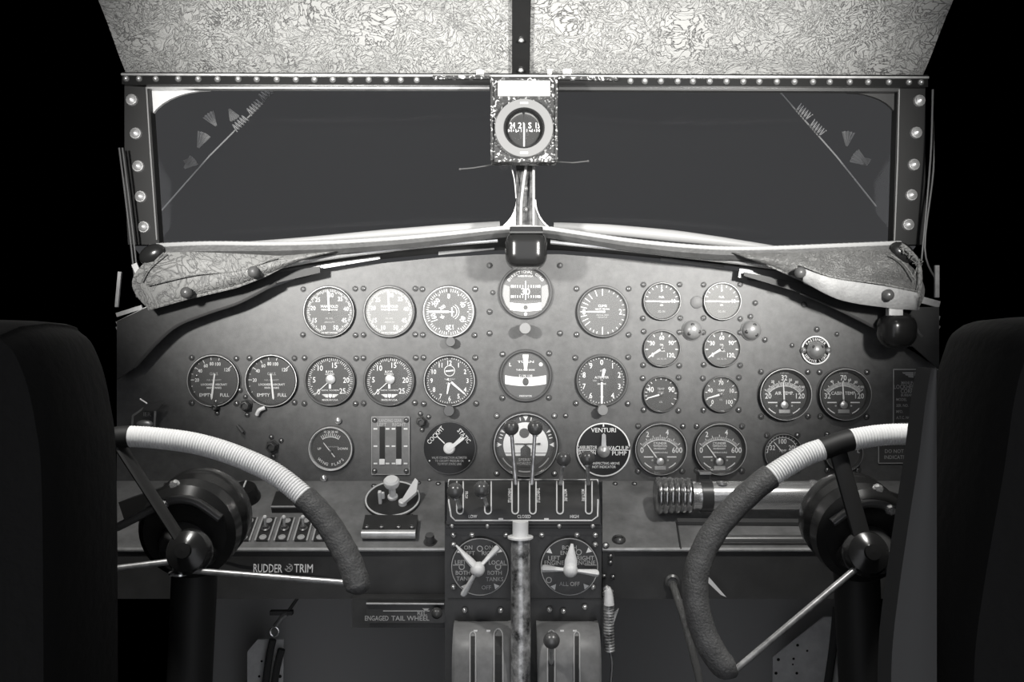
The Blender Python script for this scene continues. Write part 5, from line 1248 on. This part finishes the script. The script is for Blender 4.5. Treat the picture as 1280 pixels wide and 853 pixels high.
# ------------------------------------------------------------------ pilot seats (dark backs at either side of the aisle)
def seat(nm, edge, far, label, bolster=0):
    Y = -.76; t = empty(nm, Vector((P(edge[-1][0], 0, Y).x, Y, .0)), label, 'seat', None); L0 = Vector(t.location)
    pts = smooth_path([P(x, y, Y) for x, y in edge], 5); pts = [(p.x - L0.x, p.z) for p in pts]
    xf = far - L0.x
    poly = [(xf, pts[0][1])] + pts + [(pts[-1][0], .52), (xf, .52)]
    cxm = (xf + pts[len(pts) // 2][0]) / 2; b = MB(); n = len(poly); vs = []
    for y, k in ((-.09, .95), (-.075, .985), (-.045, 1), (-.015, .995), (.0, .985)):
        for x, z in poly: vs.append((cxm + (x - cxm) * k, y, .83 + (z - .83) * (k if k == 1 else .5 + k / 2)))
    fs = [(r * n + i, r * n + (i + 1) % n, (r + 1) * n + (i + 1) % n, (r + 1) * n + i) for r in range(4) for i in range(n)] + [tuple(range(n))[::-1], tuple(range(4 * n, 5 * n))]
    b.add(vs, fs, 'seat'); b.build('backrest', t, ang=50)
    if bolster:
        kf = (D + Y - .097) / (D + Y); xe = P(1173, 0, Y).x * kf - L0.x; pb = [((p[0] + L0.x) * kf - L0.x, p[1]) for p in pts if p[1] < 1.17]; pb = [p for p in pb if p[0] < xe - .001]; b = MB()
        b.grid([[(x - .0015 + k * (xe - x + .0015), -.095 - .003 * math.sin(PI * k), z) for k in (0, .1, .25, .5, .75, 1)] for x, z in pb], 'bolster', (0, .02, 0)); b.build('side_bolster', t, ang=80)
    x0, x1 = min(xf, pts[-1][0]), max(xf, pts[-1][0])
    b = MB(); rounded(b, ((x0 + x1) / 2, .2, .46), (x1 - x0, .34, .12), .04, 'seat', 8); b.build('cushion', t, ang=50)
    b = MB(); b.box(((x0 + x1) / 2, .18, .2), (x1 - x0 - .06, .30, .40), 'matte', .02); b.build('pedestal_base', t)
seat('pilot_seat', [(-330, 402), (50, 402), (105, 412), (128, 445), (142, 500), (150, 580), (152, 853)], -.585, 'dark leather pilot seat back close beside the wheel in front of the rudder trim plate')
seat('pilot_seat', [(1500, 396), (1245, 398), (1192, 408), (1174, 440), (1164, 480), (1158, 520), (1152, 560), (1141, 620), (1129, 690), (1120, 760), (1118, 853)], .62, 'dark leather pilot seat back overlapping the end of the taped wheel rim', .03)

# ------------------------------------------------------------------ light
def spot(nm, loc, aim, power, size, blend, rad, col=(1, .985, .95)):
    l = bpy.data.lights.new(nm, 'SPOT'); l.energy = power; l.spot_size = math.radians(size); l.spot_blend = blend; l.shadow_soft_size = rad; l.color = col
    o = bpy.data.objects.new(nm, l); C.objects.link(o); o.location = loc
    o.rotation_euler = (Vector(aim) - Vector(loc)).to_track_quat('-Z', 'Y').to_euler(); return o
spot('lamp_spot_port', (-.52, -.92, 1.38), (-.20, .02, 1.43), 92, 60, 1, .035)
spot('lamp_spot_starboard', (.52, -.92, 1.38), (.22, .02, 1.43), 92, 60, 1, .035)
for k, nm in ((-1, 'roof_lamp_port'), (1, 'roof_lamp_starboard')):
    spot(nm, (k * .46, -.66, 1.68), (k * .34, -.46, 1.0), 20, 76, 1, .03)  # overhead pair added to brighten the wheel tops and consoles
# surroundings: night ahead of the nose, added fill glow behind the crew to lift the darks
w = bpy.data.worlds.new('surroundings'); bpy.context.scene.world = w; w.use_nodes = True
nt = w.node_tree; bg = nt.nodes['Background']; tc = nt.nodes.new('ShaderNodeTexCoord'); sp = nt.nodes.new('ShaderNodeSeparateXYZ'); rm = nt.nodes.new('ShaderNodeMapRange')
rm.inputs['From Min'].default_value = .0; rm.inputs['From Max'].default_value = -.5; rm.inputs['To Min'].default_value = .057; rm.inputs['To Max'].default_value = 1.1
nt.links.new(tc.outputs['Generated'], sp.inputs['Vector']); nt.links.new(sp.outputs['Y'], rm.inputs['Value']); nt.links.new(rm.outputs['Result'], bg.inputs['Strength'])
bg.inputs['Color'].default_value = (.95, .96, 1, 1)
vs_ = bpy.context.scene.view_settings; vs_.view_transform = 'Standard'; vs_.look = 'None'; vs_.exposure = 0; vs_.gamma = 1
try: vs_.use_curve_mapping = False
except Exception: pass
